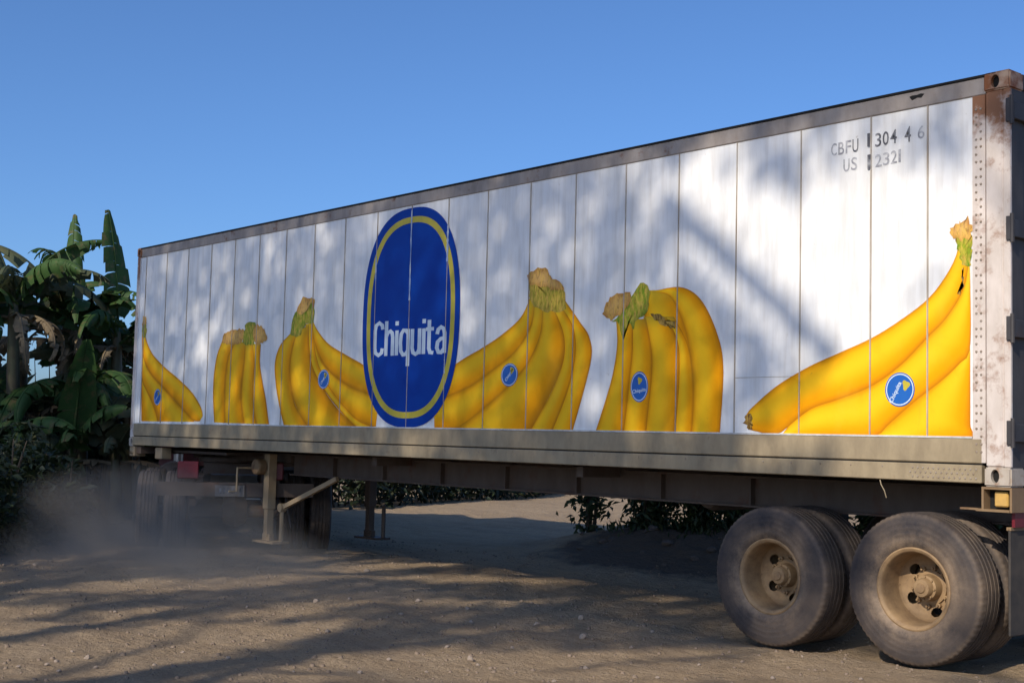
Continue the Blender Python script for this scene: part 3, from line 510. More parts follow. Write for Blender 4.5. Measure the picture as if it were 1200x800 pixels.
# rear doors, hinges, locking gear
for k, (ya, yb) in enumerate(((0.165, 1.214), (1.224, CW-0.165))):
    d = MB(); d.box((-0.065, ya, CZ0+0.10), (-0.02, yb, CZ1-0.10), bev=0.004); dd = d.build('rear_door', 'dark_frame', cont)
    for yy in (ya+0.28, yb-0.28):
        t = MB(); t.tube([(0.01, yy, CZ0+0.06), (0.01, yy, CZ1-0.06)], 0.017, 8); tb = t.build('locking_bar', 'chrome', dd)
        t = MB(); t.beam((0.03, yy, CZ0+0.95), (0.03, yy+0.4, CZ0+0.92), 0.012, 0.035); t.build('handle', 'chrome', dd)
MB().box((-0.06, 0.16, CZ1-0.10), (-0.005, CW-0.16, CZ1-0.002), bev=0.004).build('door_header', 'dark_frame', cont)
MB().box((-0.06, 0.16, CZ0+0.004), (-0.005, CW-0.16, CZ0+0.09), bev=0.004).build('door_sill', 'low_casting', cont)
for z in (3.52, 2.78, 2.16, 1.52):
    hg = MB()
    hg.box((-0.026, -0.022, z-0.075), (0.018, 0.006, z+0.075), bev=0.004)
    hg.box((-0.004, 0.0, z-0.055), (0.022, 0.30, z+0.055), bev=0.004)
    hg.tube([(0.012, -0.012, z-0.09), (0.012, -0.012, z+0.09)], 0.014, 8)
    hg.build('hinge', 'dark_frame', cont)

# ---- printed bananas
def resample(P, n):
    P = np.array(P, float); d = np.r_[0, np.cumsum(np.hypot(*np.diff(P, axis=0).T))]
    # smooth Catmull-Rom by dense interpolation then equal spacing
    t = np.linspace(0, len(P)-1, 12*len(P)); i = np.clip(t.astype(int), 0, len(P)-2); u = (t-i)[:, None]
    g = lambda k: P[np.clip(k, 0, len(P)-1)]
    Q = 0.5*((2*g(i))+(-g(i-1)+g(i+1))*u+(2*g(i-1)-5*g(i)+4*g(i+1)-g(i+2))*u**2+(-g(i-1)+3*g(i)-3*g(i+1)+g(i+2))*u**3)
    d = np.r_[0, np.cumsum(np.hypot(*np.diff(Q, axis=0).T))]; s = np.linspace(0, d[-1], n)
    return np.stack([np.interp(s, d, Q[:, 0]), np.interp(s, d, Q[:, 1])], 1)
def print_mesh(name, V, Fc, C, parent, mat='print'):
    me = bpy.data.meshes.new(name); me.from_pydata([tuple(v) for v in V], [], Fc)
    a = me.color_attributes.new('Col', 'FLOAT_COLOR', 'POINT')
    a.data.foreach_set('color', np.c_[C, np.ones(len(C))].astype(np.float32).ravel())
    return link(name, me, mat, parent)
YEL = np.array((0.96, 0.39, 0.001)); HI = np.array((0.98, 0.55, 0.014)); ORG = np.array((0.68, 0.22, 0.001)); BRN = np.array((0.20, 0.065, 0.005))
PATCH = {'tan': ((0.66, 0.40, 0.14), (0.46, 0.20, 0.05)), 'green': ((0.30, 0.36, 0.02), (0.10, 0.22, 0.012)), 'olive': ((0.42, 0.36, 0.03), (0.28, 0.24, 0.03)), 'dark': ((0.2, 0.12, 0.03), (0.1, 0.06, 0.02)), 'brown': ((0.2, 0.085, 0.03), (0.10, 0.04, 0.015))}
NS, NC = 40, 15
for bi, Bn in enumerate(BUNCHES):
    broot = None
    y = 0.0046
    for ki, (E1, E2) in enumerate(Bn['bananas']):
        A = resample(E1, NS); Bb = resample(E2, NS)
        V = []; C = []
        ph = rnd.random()*6
        for i in range(NS):
            u = i/(NS-1)
            wob = 0.06*math.sin(u*5+ph)
            for j in range(NC):
                v = j/(NC-1)
                q = A[i]*(1-v)+Bb[i]*v
                V.append((q[0], y, max(q[1], PZ0+0.004)))
                # three soft facets across the fruit
                fac = 0.5+0.5*math.cos((v*2.1-0.75+wob)*math.pi)
                c = YEL*(1-fac)+HI*fac
                e = max(0, 1-min(v, 1-v)/0.13)**1.1
                e2 = max(0, (v-0.62)/0.38)**1.6
                c = c*(1-0.6*e2)+ORG*0.6*e2
                c = c*(1-0.72*e)+(BRN*0.55+ORG*0.45)*0.72*e
                end = max(0, 1-u/0.10)*0.5
                c = c*(1-end)+np.array((0.30, 0.30, 0.03))*end
                C.append(c)
        Fc = [(i*NC+j, i*NC+j+1, (i+1)*NC+j+1, (i+1)*NC+j) for i in range(NS-1) for j in range(NC-1)]
        if broot is None: broot = print_mesh('banana_bunch_print', V, Fc, np.array(C), cont)
        else: print_mesh('banana_print', V, Fc, np.array(C), broot)
        y -= 0.0006
    for kind, P in Bn['patches']:
        P = np.array(P); cen = P.mean(0)
        R_ = resample(np.vstack([P, P[:1]]), 30)[:-1]
        R_ = R_+nr.normal(scale=0.009, size=R_.shape)
        ca, cb = (np.array(q) for q in PATCH[kind])
        V = [(cen[0], y, cen[1])]; C = [ca]; Fc = []
        n = len(R_)
        for ring, k in ((0.55, 0.35), (1.0, 1.0)):
            for q in R_:
                pt = cen+(q-cen)*ring; V.append((pt[0], y, pt[1])); w = np.clip(k+nr.normal()*0.07, 0, 1); C.append(ca*(1-w)+cb*w)
        for k in range(n):
            q = (k+1) % n
            Fc += [(0, 1+k, 1+q), (1+k, 1+n+k, 1+n+q, 1+q)]
        print_mesh('stem_print', V, Fc, np.array(C), broot, 'stem')
        y -= 0.0005
    if Bn['sticker']:
        sx_, sz_, rx, rz, rot = Bn['sticker']; rot = math.radians(rot)
        def ell(fr, yy, nm, mat, par):
            a = MB(); n = 32; rr_ = [fr]
            vs = []
            for k in range(n):
                t = 2*math.pi*k/n; X = rx*fr*math.cos(t); Z = rz*fr*math.sin(t)
                vs.append((sx_+X*math.cos(-rot)-Z*math.sin(-rot), yy, sz_+X*math.sin(-rot)+Z*math.cos(-rot)))
            a.add(vs, [tuple(range(n))]); return a.build(nm, mat, par)
        ell(1.0, y, 'sticker', 'sticker_blue', broot); ell(0.93, y-0.0003, 'sticker_ring', 'logo_white', broot); ell(0.86, y-0.0006, 'sticker_face', 'sticker_blue', broot)
        # the wordmark runs across the sticker, with a gold blot above it
        big = bi == 5
        tr = math.radians(62) if big else (math.radians(8) if bi == 4 else math.radians(50))
        off = (-0.03, -0.02) if big else (0, -rz*0.28 if bi == 4 else 0)
        hw = rx*0.78 if bi == 4 else min(rx, rz)*0.70
        me = fit_text('Chiquita', sx_+off[0]-hw, sx_+off[0]+hw, sz_+off[1]-hw*0.26, sz_+off[1]+hw*0.26, y-0.0009, tr, 0.02)
        link('sticker_lettering', me, 'logo_white', broot)
        a = MB(); vs = []
        gx_, gz_ = (sx_+rx*0.42, sz_+rz*0.25) if big else (sx_+rx*0.05 if bi == 4 else sx_+rx*0.3, sz_+rz*0.4)
        for k in range(14):
            t = 2*math.pi*k/14; r_ = min(rx, rz)*0.24*(1+0.25*math.sin(3*t+1))
            vs.append((gx_+r_*math.cos(t), y-0.0009, gz_+r_*1.2*math.sin(t)))
        a.add(vs, [tuple(range(14))]); a.build('sticker_blot', 'logo_gold', broot)
# ---- blue oval logo
lx = (LOGO[2][0]+LOGO[3][0])/2; lz = (LOGO[0][1]+LOGO[1][1])/2; la = (LOGO[3][0]-LOGO[2][0])/2; lb = (LOGO[0][1]-LOGO[1][1])/2
def oval(a, b, y, name, mat, parent, inner=None, ex=2.5):
    n = 96; mbx = MB()
    def ring(a, b): return [(lx+a*math.copysign(abs(math.cos(t))**(2/ex), math.cos(t)), y, lz+b*math.copysign(abs(math.sin(t))**(2/ex), math.sin(t))) for t in [2*math.pi*(k+0.5)/n for k in range(n)]]
    o1 = ring(a, b)
    if inner is None: mbx.add(o1, [tuple(range(n))])
    else: mbx.add(o1+ring(*inner), [(k, (k+1) % n, n+(k+1) % n, n+k) for k in range(n)])
    return mbx.build(name, mat, parent)
YL = -0.0004
lg = oval(la, lb, YL, 'logo_oval', 'logo_blue', cont)
oval(la-0.072, lb-0.088, YL-0.0006, 'logo_ring', 'logo_gold', lg, (la-0.136, lb-0.148))
tx0, tx1 = LOGO_TEXT[0][0], LOGO_TEXT[2][0]
tz1 = (LOGO_TEXT[0][1]+LOGO_TEXT[2][1])/2+0.02; tz0 = (LOGO_TEXT[1][1]+LOGO_TEXT[3][1])/2-0.085
def ribbon(P, hw):
    P = np.array(P, float); n = len(P); L_ = []; R_ = []
    for i in range(n):
        a = P[i]-P[max(i-1, 0)]; c_ = P[min(i+1, n-1)]-P[i]
        a = a/(np.linalg.norm(a)+1e-9); c_ = c_/(np.linalg.norm(c_)+1e-9)
        d = a+c_; d /= np.linalg.norm(d)+1e-9
        nm = np.array((-d[1], d[0])); mlt = 1/max(0.6, abs(d@(c_ if i < n-1 else a)))
        L_.append(P[i]+nm*hw*mlt); R_.append(P[i]-nm*hw*mlt)
    return L_, R_
LETTERS = (('C', [[(30, 82), (28, 95), (18, 103), (8, 96), (5, 80), (5, 25), (8, 10), (18, 3), (28, 10), (30, 24)]]),
    ('h', [[(42, 107), (42, 0)], [(42, 58), (47, 71), (55, 75), (61, 69), (63, 55), (63, 0)]]),
    ('i', [[(76, 76), (76, 0)], [(76, 91), (76, 104)]]),
    ('q', [[(112, 78), (112, -34)], [(112, 63), (105, 74), (97, 75), (90, 64), (88, 38), (90, 12), (97, 1), (105, 2), (112, 13)]]),
    ('u', [[(125, 77), (125, 20), (128, 6), (136, 1), (143, 5), (147, 16)], [(147, 77), (147, 0)]]),
    ('i', [[(160, 76), (160, 0)], [(160, 91), (160, 104)]]),
    ('t', [[(176, 100), (176, 16), (180, 4), (190, 2)], [(166, 73), (190, 73)]]),
    ('a', [[(200, 56), (203, 70), (211, 76), (219, 71), (222, 57), (222, 0)], [(222, 44), (211, 42), (202, 33), (200, 16), (205, 3), (213, 2), (222, 14)]]))
bz = (LOGO_TEXT[1][1]+LOGO_TEXT[3][1])/2; cz = (LOGO_TEXT[0][1]+LOGO_TEXT[2][1])/2
for li, (ch_, strokes) in enumerate(LETTERS):
    a = MB()
    for si, P in enumerate(strokes):
        L_, R_ = ribbon(P, 5.4)
        n = len(P)
        vs = [(tx0+q[0]/225*(tx1-tx0), YL-0.0008-0.0002*si, bz+q[1]/107*(cz-bz)) for q in L_+R_]
        a.add(vs, [(i, i+1, n+i+1, n+i) for i in range(n-1)])
    a.build('logo_letter', 'logo_white', lg)
def scratch(x, z0, z1, w):
    a = MB(); n = 14; vs = []
    for i in range(n+1):
        z = z0+(z1-z0)*i/n; ww = w*(0.4+0.8*rnd.random())
        vs += [(x-ww, -0.0040, z), (x+ww, -0.0040, z)]
    a.add(vs, [(2*i, 2*i+1, 2*i+3, 2*i+2) for i in range(n)]); a.build('paint_scratch', 'scratch', lg)
scratch(-6.185, 2.72, 3.60, 0.014); scratch(-5.61, 3.05, 3.40, 0.016); scratch(-6.76, 2.95, 3.20, 0.012); scratch(-5.61, 2.0, 2.16, 0.008)
# ---- painted container number
for s_, x0, x1, z0, z1, mk in (('C', -1.331, -1.285, 3.424, 3.511, 'ink'), ('B', -1.272, -1.225, 3.424, 3.511, 'ink'), ('F', -1.212, -1.168, 3.424, 3.513, 'ink'), ('U', -1.157, -1.110, 3.423, 3.514, 'dark_ink'),
        ('1', -1.034, -1.012, 3.445, 3.535, 'dark_ink'), ('3', -0.977, -0.930, 3.434, 3.527, 'dark_ink'), ('0', -0.918, -0.872, 3.436, 3.529, 'dark_ink'), ('4', -0.860, -0.811, 3.438, 3.532, 'dark_ink'), ('4', -0.752, -0.704, 3.431, 3.535, 'dark_ink'), ('6', -0.653, -0.604, 3.438, 3.526, 'ink'),
        ('U', -1.229, -1.180, 3.298, 3.386, 'ink'), ('S', -1.167, -1.118, 3.300, 3.389, 'ink'), ('1', -1.032, -1.006, 3.288, 3.388, 'dark_ink'), ('2', -0.977, -0.925, 3.296, 3.382, 'ink'), ('3', -0.915, -0.866, 3.299, 3.386, 'ink'), ('2', -0.855, -0.808, 3.302, 3.389, 'ink'), ('1', -0.797, -0.779, 3.304, 3.391, 'ink')):
    link('painted_character', fit_text(s_, x0, x1, z0, z1, 0.0035 if abs(x0+1.02) > 0.02 else -0.0042, 0, 0.006), mk, cont)

# ------------------------------------------------------------------ wheels (shared meshes, axis along Y, outer face towards -Y)
def tyre_mesh():
    pr = [(0.258, -0.100), (0.266, -0.113), (0.282, -0.125)]
    for k in range(13):
        r = 0.297+k*0.0123
        y = -0.134-0.006*math.sin((r-0.297)/0.1476*math.pi)+(0.0022 if k % 3 == 0 else -0.0006)
        pr.append((r, y))
    pr += [(0.455, -0.131), (0.466, -0.126), (0.478, -0.121), (0.4865, -0.113), (0.4915, -0.102)]
    half = []
    for g in (-0.066, -0.022): half += [(0.4945, g-0.007), (0.484, g-0.004), (0.484, g+0.004), (0.4945, g+0.007)]
    pr += half
    full = pr+[(r, -y) for r, y in pr[::-1]]
    n = len(full)
    lug = {18, 19, 20, n-19, n-20, n-21}
    b_ = MB().lathe(full, 216, None, True, lambda i, k: (-0.0065 if (k % 3 == 0 and i in lug) else 0.0))
    o = b_.build('tyre', 'tyre', None, True); me = o.data; bpy.data.objects.remove(o)
    return me
def rim_mesh():
    pr = [(0.270, -0.115), (0.283, -0.121), (0.293, -0.118), (0.296, -0.108), (0.290, -0.098)]
    prof = pr[::-1]+[(0.264, -0.112), (0.258, -0.100), (0.252, -0.07), (0.247, -0.02), (0.244, 0.04), (0.240, 0.066)]
    a = MB().lathe(prof, 72)
    # barrel continues inwards behind the disc
    a.lathe([(0.246, 0.070), (0.255, 0.09), (0.266, 0.105), (0.290, 0.110)], 72)
    # disc with five hand holes
    rings = [0.240, 0.228, 0.214, 0.200, 0.186, 0.172, 0.158, 0.144, 0.130, 0.110, 0.085]
    ys = [0.066, 0.082, 0.093, 0.101, 0.107, 0.111, 0.114, 0.116, 0.117, 0.117, 0.117]
    seg = 200; hole_r = 0.178
    vs = []; fs = []
    hc = [math.radians(142+72*k) for k in range(5)]
    def inside(r, t):
        for h in hc:
            d = (t-h+math.pi) % (2*math.pi)-math.pi
            if (d*hole_r/0.044)**2+((r-hole_r)/0.034)**2 < 1: return True
        return False
    rr = np.interp(np.linspace(0, 10, 46), np.arange(11), rings); yy = np.interp(np.linspace(0, 10, 46), np.arange(11), ys)
    n = len(rr)
    for k in range(seg):
        t = 2*math.pi*k/seg
        for r, y in zip(rr, yy): vs.append((-r*math.cos(t) if False else r*math.cos(t), y, r*math.sin(t)))
    for k in range(seg):
        for i in range(n-1):
            if inside((rr[i]+rr[i+1])/2, 2*math.pi*(k+0.5)/seg): continue
            q = (k+1) % seg
            fs.append((k*n+i, k*n+i+1, q*n+i+1, q*n+i))
    a.add(vs, fs)
    a.v = [(x*0.915, y, z*0.915) for x, y, z in a.v]
    o = a.build('wheel', 'rim', None, True); me = o.data; bpy.data.objects.remove(o); return me
def hub_mesh():
    a = MB().lathe([(0.112, 0.118), (0.112, 0.100), (0.088, 0.094), (0.082, 0.05), (0.080, 0.028), (0.066, 0.022), (0.060, -0.012), (0.055, -0.020), (0.034, -0.022), (0.028, -0.032), (0.0, -0.034)], 40)
    for k in range(10):
        t = 2*math.pi*k/10+0.2
        a.lathe([(0.017, 0.118), (0.017, 0.092), (0.009, 0.089), (0.008, 0.074), (0.0, 0.073)], 6, Matrix.Translation((0.127*math.cos(t), 0, 0.127*math.sin(t))))
    for k in range(8):
        t = 2*math.pi*k/8
        a.lathe([(0.007, 0.024), (0.007, 0.014), (0, 0.013)], 6, Matrix.Translation((0.072*math.cos(t), 0, 0.072*math.sin(t))))
    o = a.build('hub', 'rim', None, True); me = o.data; bpy.data.objects.remove(o); return me
TY, RI, HU = tyre_mesh(), rim_mesh(), hub_mesh()
DR = MB().lathe([(0.19, -0.02), (0.195, -0.16), (0.09, -0.17), (0.0, -0.17)], 32)
_o = DR.build('brake_drum', 'chassis', None, True); DRM = _o.data; bpy.data.objects.remove(_o)
def wheel(parent, loc, rotz, spin, outer=True, scale=1.0, label=None):
    w = bpy.data.objects.new('wheel', RI); COL.objects.link(w)
    w.location = loc; w.rotation_euler = Euler((0, spin, rotz), 'XYZ'); w.scale = (scale,)*3
    # spin about the wheel's own axis, then turn
    w.rotation_euler = (Matrix.Rotation(rotz, 3, 'Z') @ Matrix.Rotation(spin, 3, 'Y')).to_euler()
    attach(w, parent)
    t = bpy.data.objects.new('tyre', TY); COL.objects.link(t); t.parent = w
    if outer:
        h = bpy.data.objects.new('hub', HU); COL.objects.link(h); h.parent = w
    else:
        h = bpy.data.objects.new('brake_drum', DRM); COL.objects.link(h); h.parent = w
    if label: w['label'] = label
    return w

# ------------------------------------------------------------------ chassis under the container
ch = empty('container_chassis', (-5.0, 1.22, 0), 'dusty dark steel trailer chassis with twin axles under the container', 'trailer')
RY = (0.74, 1.70)
for y in RY:
    r = MB()
    r.box((-9.35, y-0.006, 0.935), (-0.19, y+0.006, 1.145))
    r.box((-9.35, y-0.065, 0.918), (-0.19, y+0.065, 0.935)); r.box((-9.35, y-0.065, 1.145), (-0.19, y+0.065, 1.162))
    r.build('main_rail', 'chassis', ch)
    g = MB(); g.box((-11.75, y-0.05, 1.06), (-9.35, y+0.05, 1.162)); g.build('gooseneck_rail', 'chassis', ch)
for k, x in enumerate((-8.45, -7.5, -6.5, -5.5, -4.52, -3.5, -2.55)):
    for y in RY:
        for ya, yb in ((y-0.06, y-0.007), (y+0.007, y+0.06)): MB().box((x-0.008, ya, 0.936), (x+0.008, yb, 1.144)).build('web_stiffener', 'chassis', ch)
    b_ = MB(); b_.box((x-0.05, RY[0]+0.07, 1.02), (x+0.05, RY[1]-0.07, 1.13)); b_.build('cross_member', 'chassis', ch)
# outriggers carrying the container side
for x in (-7.0, -4.0):
    for ya, yb in ((0.22, RY[0]-0.07), (RY[1]+0.07, CW-0.22)): MB().box((x-0.04, ya, 1.10), (x+0.04, yb, 1.185)).build('outrigger', 'chassis', ch)
# rear bolster: open box ends with an amber lamp inside
rb = MB()
rb.box((-0.200, -0.004, 1.172), (0.0, CW+0.004, 1.186)); rb.box((-0.235, -0.012, 1.036), (-0.014, CW+0.012, 1.050))
rb.box((-0.014, -0.004, 1.036), (0.0, CW+0.004, 1.172)); rb.box((-0.200, -0.004, 1.050), (-0.186, CW+0.004, 1.172))
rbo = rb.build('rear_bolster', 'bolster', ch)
for y0, y1 in ((0.03, 0.07), (CW-0.07, CW-0.03)):
    q = MB().box((-0.135, y0, 1.066), (-0.045, y1, 1.160), bev=0.008).build('side_lamp', 'amber', rbo)
MB().box((-0.19, 0.075, 1.052), (-0.02, 0.09, 1.17)).build('box_end_dark', 'hole', rbo)  # near-black sheet painting in the dark of the open box end
b_ = MB().box((-0.36, 0.02, 1.040), (-0.236, 0.07, 1.052)); b_.build('step_tab', 'bolster', rbo)
# tail lamp panel and mud flaps
for y0, y1 in ((0.06, 0.70), (1.74, 2.38)):
    MB().box((-0.035, y0, 0.945), (-0.015, y1, 1.034)).build('tail_lamp_panel', 'red', ch)
    fl = MB(); fl.box((-0.052, y0-0.02, 0.285), (-0.036, y1, 0.94), bev=0.006); fo = fl.build('mud_flap', 'rubber', ch)
    MB().box((-0.060, y0-0.02, 0.925), (-0.030, y1, 0.945)).build('flap_hanger', 'bolster', fo)
# front bolster with twist lock housings
fb = MB().box((-12.12, 0.03, 1.10), (-11.92, CW-0.03, 1.186)).build('front_bolster', 'chassis', ch)
for y0, y1 in ((0.0, 0.16), (CW-0.16, CW)):
    q = MB(); q.box((-12.19, y0, 1.062), (-12.05, y1, 1.187), bev=0.008); q.lathe([(0.02, -0.03), (0.02, 0.0), (0.0, 0.0)], 10, Matrix.Translation((-12.10, y0 if y0 < 1 else y1+0.02, 1.11))); q.build('twist_lock', 'dusty_tan', ch)
    q = MB(); q.box((-11.50, y0+0.02, 1.045), (-11.32, y1, 1.187), bev=0.008); q.build('lock_bracket', 'dusty_tan', ch)
MB().box((-11.9, 0.2, 1.13), (-10.0, CW-0.2, 1.16)).build('kingpin_plate', 'chassis', ch)
MB().tube([(-11.02, 1.0, 1.12), (-11.02, 1.0, 1.02)], 0.03, 12).build('kingpin', 'chassis', ch)
# landing gear
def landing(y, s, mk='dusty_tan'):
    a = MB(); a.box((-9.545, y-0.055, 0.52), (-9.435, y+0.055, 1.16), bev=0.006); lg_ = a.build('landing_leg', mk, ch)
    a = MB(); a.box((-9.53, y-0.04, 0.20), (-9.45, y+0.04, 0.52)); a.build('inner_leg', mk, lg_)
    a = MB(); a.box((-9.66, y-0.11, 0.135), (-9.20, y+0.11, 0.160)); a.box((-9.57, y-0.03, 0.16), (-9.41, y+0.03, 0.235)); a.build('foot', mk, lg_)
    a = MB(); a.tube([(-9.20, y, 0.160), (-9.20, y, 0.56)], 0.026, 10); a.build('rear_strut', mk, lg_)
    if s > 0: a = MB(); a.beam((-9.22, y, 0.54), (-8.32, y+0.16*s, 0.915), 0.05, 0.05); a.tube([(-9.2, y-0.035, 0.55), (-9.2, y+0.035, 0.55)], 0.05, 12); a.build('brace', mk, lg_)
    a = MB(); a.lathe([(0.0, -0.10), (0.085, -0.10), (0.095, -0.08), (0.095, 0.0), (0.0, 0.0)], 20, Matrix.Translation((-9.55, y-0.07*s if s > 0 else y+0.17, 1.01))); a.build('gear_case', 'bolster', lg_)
landing(0.50, 1); landing(1.94, -1, 'chassis')  # far leg takes the darker colour to paint in the underside's shade
MB().tube([(-9.49, 0.58, 1.04), (-9.49, 1.86, 1.04)], 0.03, 10).build('cross_shaft', 'chassis', ch)
a = MB(); a.tube([(-9.66, 0.38, 0.99), (-9.66, 0.16, 0.99), (-9.66, 0.16, 0.72), (-9.66, 0.06, 0.72)], 0.013, 8); a.build('crank_handle', 'dusty_tan', ch)
# axles, springs, wheels
AX = ((-1.862, 0.478), (-0.709, 0.505))
for x, z in AX:
    MB().tube([(x, 0.25, z), (x, CW-0.25, z)], 0.065, 14).build('axle', 'chassis', ch)
    for y in (0.745, 1.695):
        a = MB()
        for k in range(6):
            L = 0.50-k*0.06; n = 9
            pts = [(x-L+2*L*i/(n-1), y, z+0.10+k*(-0.014)+0.11*((i/(n-1)*2-1)**2)*(L/0.5)**2) for i in range(n)]
            for i in range(n-1): a.beam(pts[i], pts[i+1], 0.075, 0.012)
        a.build('leaf_spring', 'chassis', ch)
        MB().box((x-0.07, y-0.06, z-0.08), (x+0.07, y+0.06, z+0.16)).build('spring_seat', 'chassis', ch)
for x in (-2.42, -1.285, -0.235):
    for y in (0.745, 1.695): MB().box((x-0.05, y-0.05, 0.66), (x+0.05, y+0.05, 0.918)).build('spring_hanger', 'chassis', ch)
spn = 0
for x, z in AX:
    for y, rz, out in ((0.162, 0, True), (0.485, math.pi, False), (CW-0.162, math.pi, True), (CW-0.485, 0, False)):
        spn += 1
        wheel(ch, (x, y, z), rz, math.radians((0 if x < -1 else 3)+(0 if out else 25*spn)), out)
# brake chambers, air tank, air line
for x, z in AX:
    for y in (0.9, 1.5): MB().lathe([(0.0, -0.09), (0.075, -0.08), (0.08, 0.0), (0.075, 0.08), (0.0, 0.09)], 18, Matrix.Translation((x+0.28, y, z+0.10)) @ Matrix.Rotation(math.pi/2, 4, 'Z')).build('brake_chamber', 'chassis', ch)
MB().lathe([(0.0, -0.42), (0.10, -0.40), (0.12, -0.34), (0.12, 0.34), (0.10, 0.40), (0, 0.42)], 20, Matrix.Translation((-3.1, 1.22, 0.98))).build('air_tank', 'chassis', ch)
MB().tube([(-0.92, -0.01, 1.20), (-0.905, -0.02, 1.17), (-0.885, -0.012, 1.13), (-0.878, 0.0, 1.085)], 0.0035, 6).build('loose_cord', 'bottom_rail', ch)

# ------------------------------------------------------------------ truck tractor (local: x forward, y left)
TA = math.atan2(0.487, -0.873)
tr = empty('truck_tractor', (-10.44, 0.587, 0.0), 'dusty truck tractor turning away under the front of the container', 'truck')
TM = Matrix.Translation((-10.44, 0.587, -0.045)) @ Matrix.Rotation(TA, 4, 'Z')
def tpart(name, mat, fn, parent=None, smooth=False):
    a = MB(); fn(a); a.v = [tuple(TM @ Vector(v)) for v in a.v]
    return a.build(name, mat, parent or tr, smooth)
for s in (-1, 1):
    tpart('frame_rail', 'chassis', lambda a: a.box((-0.75, s*0.42-0.04, 0.66), (6.0, s*0.42+0.04, 0.92)))
tpart('rear_cross_member', 'chassis', lambda a: a.box((-0.80, -0.9, 0.70), (-0.75, 0.9, 0.86)))
for s, yc, hw in ((-1, 0.45, 0.09), (1, 0.55, 0.12)):
    tl = tpart('tail_lamp', 'red', lambda a: a.box((-0.86, s*yc-hw, 0.90), (-0.80, s*yc+hw, 1.10), bev=0.012))
    tpart('lamp_bracket', 'chassis', lambda a: a.box((-0.80, s*yc-0.05, 0.86), (-0.78, s*yc+0.05, 1.08)), tl)
pl = tpart('number_plate', 'numberplate', lambda a: a.box((-0.835, -0.10, 0.70), (-0.82, 0.24, 0.83), bev=0.004))
for k in range(6):
    tpart('plate_mark', 'dark_ink', lambda a: a.box((-0.838, -0.06+k*0.045, 0.735), (-0.8352, -0.035+k*0.045, 0.80)), pl)
tpart('plate_lamp', 'chassis', lambda a: a.box((-0.84, 0.0, 0.835), (-0.80, 0.14, 0.865)))
tpart('fifth_wheel', 'chassis', lambda a: (a.lathe([(0.0, -0.03), (0.46, -0.03), (0.47, 0.0), (0.46, 0.03), (0, 0.03)], 28, Matrix.Translation((0.70, 0, 1.10)) @ Matrix.Rotation(math.pi/2, 4, 'X')), a.box((0.4, -0.40, 0.92), (1.0, 0.40, 1.06))))
for x in (0.0, 1.36):
    tpart('drive_axle', 'chassis', lambda a: (a.tube([(x, -0.9, 0.48), (x, 0.9, 0.48)], 0.08, 12), a.lathe([(0.0, -0.16), (0.14, -0.14), (0.20, 0.0), (0.14, 0.14), (0, 0.16)], 18, Matrix.Translation((x, 0, 0.48)))))
    for s in (-1, 1):
        tpart('spring_pack', 'chassis', lambda a: a.box((x-0.45, s*0.50-0.04, 0.56), (x+0.45, s*0.50+0.04, 0.65)))
def twheel(x, y, out, spin):
    w = TM @ Vector((x, y, 0.485))
    # outer face of the wheel looks away from the truck's middle
    rz = TA+(math.pi if (y > 0) == out else 0)
    wheel(tr, w, rz, spin, out, 0.965)
for x in (0.0, 1.36):
    for y, o_ in ((1.02, True), (0.70, False), (-1.02, True), (-0.70, False)): twheel(x, y, o_, x+y)
for s in (-1, 1): twheel(5.0, s*0.98, True, 0.4)
tpart('front_axle', 'chassis', lambda a: a.beam((5.0, -0.9, 0.46), (5.0, 0.9, 0.46), 0.1, 0.12))
# cab and bonnet: hidden from here but complete
def cab(a):
    prof = [(3.05, 0.95), (4.75, 0.95), (4.75, 1.75), (4.45, 2.62), (4.20, 2.80), (3.15, 2.80), (3.05, 2.68)]
    n = len(prof); vs = [(x, -1.08, z) for x, z in prof]+[(x, 1.08, z) for x, z in prof]
    a.add(vs, [tuple(range(n)), tuple(range(n, 2*n))[::-1]]+[(k, (k+1) % n, n+(k+1) % n, n+k) for k in range(n)])
cb = tpart('cab', 'cab_red', cab)
def hood(a):
    prof = [(4.76, 0.90), (6.35, 0.80), (6.40, 1.45), (6.25, 1.62), (4.76, 1.78)]
    n = len(prof); vs = [(x, -0.72, z) for x, z in prof]+[(x, 0.72, z) for x, z in prof]
    a.add(vs, [tuple(range(n)), tuple(range(n, 2*n))[::-1]]+[(k, (k+1) % n, n+(k+1) % n, n+k) for k in range(n)])
hd = tpart('bonnet', 'cab_red', hood)
tpart('windscreen', 'glass', lambda a: a.add([(4.772, -0.95, 1.80), (4.772, 0.95, 1.80), (4.507, 0.92, 2.56), (4.507, -0.92, 2.56)], [(0, 1, 2, 3)]), cb)
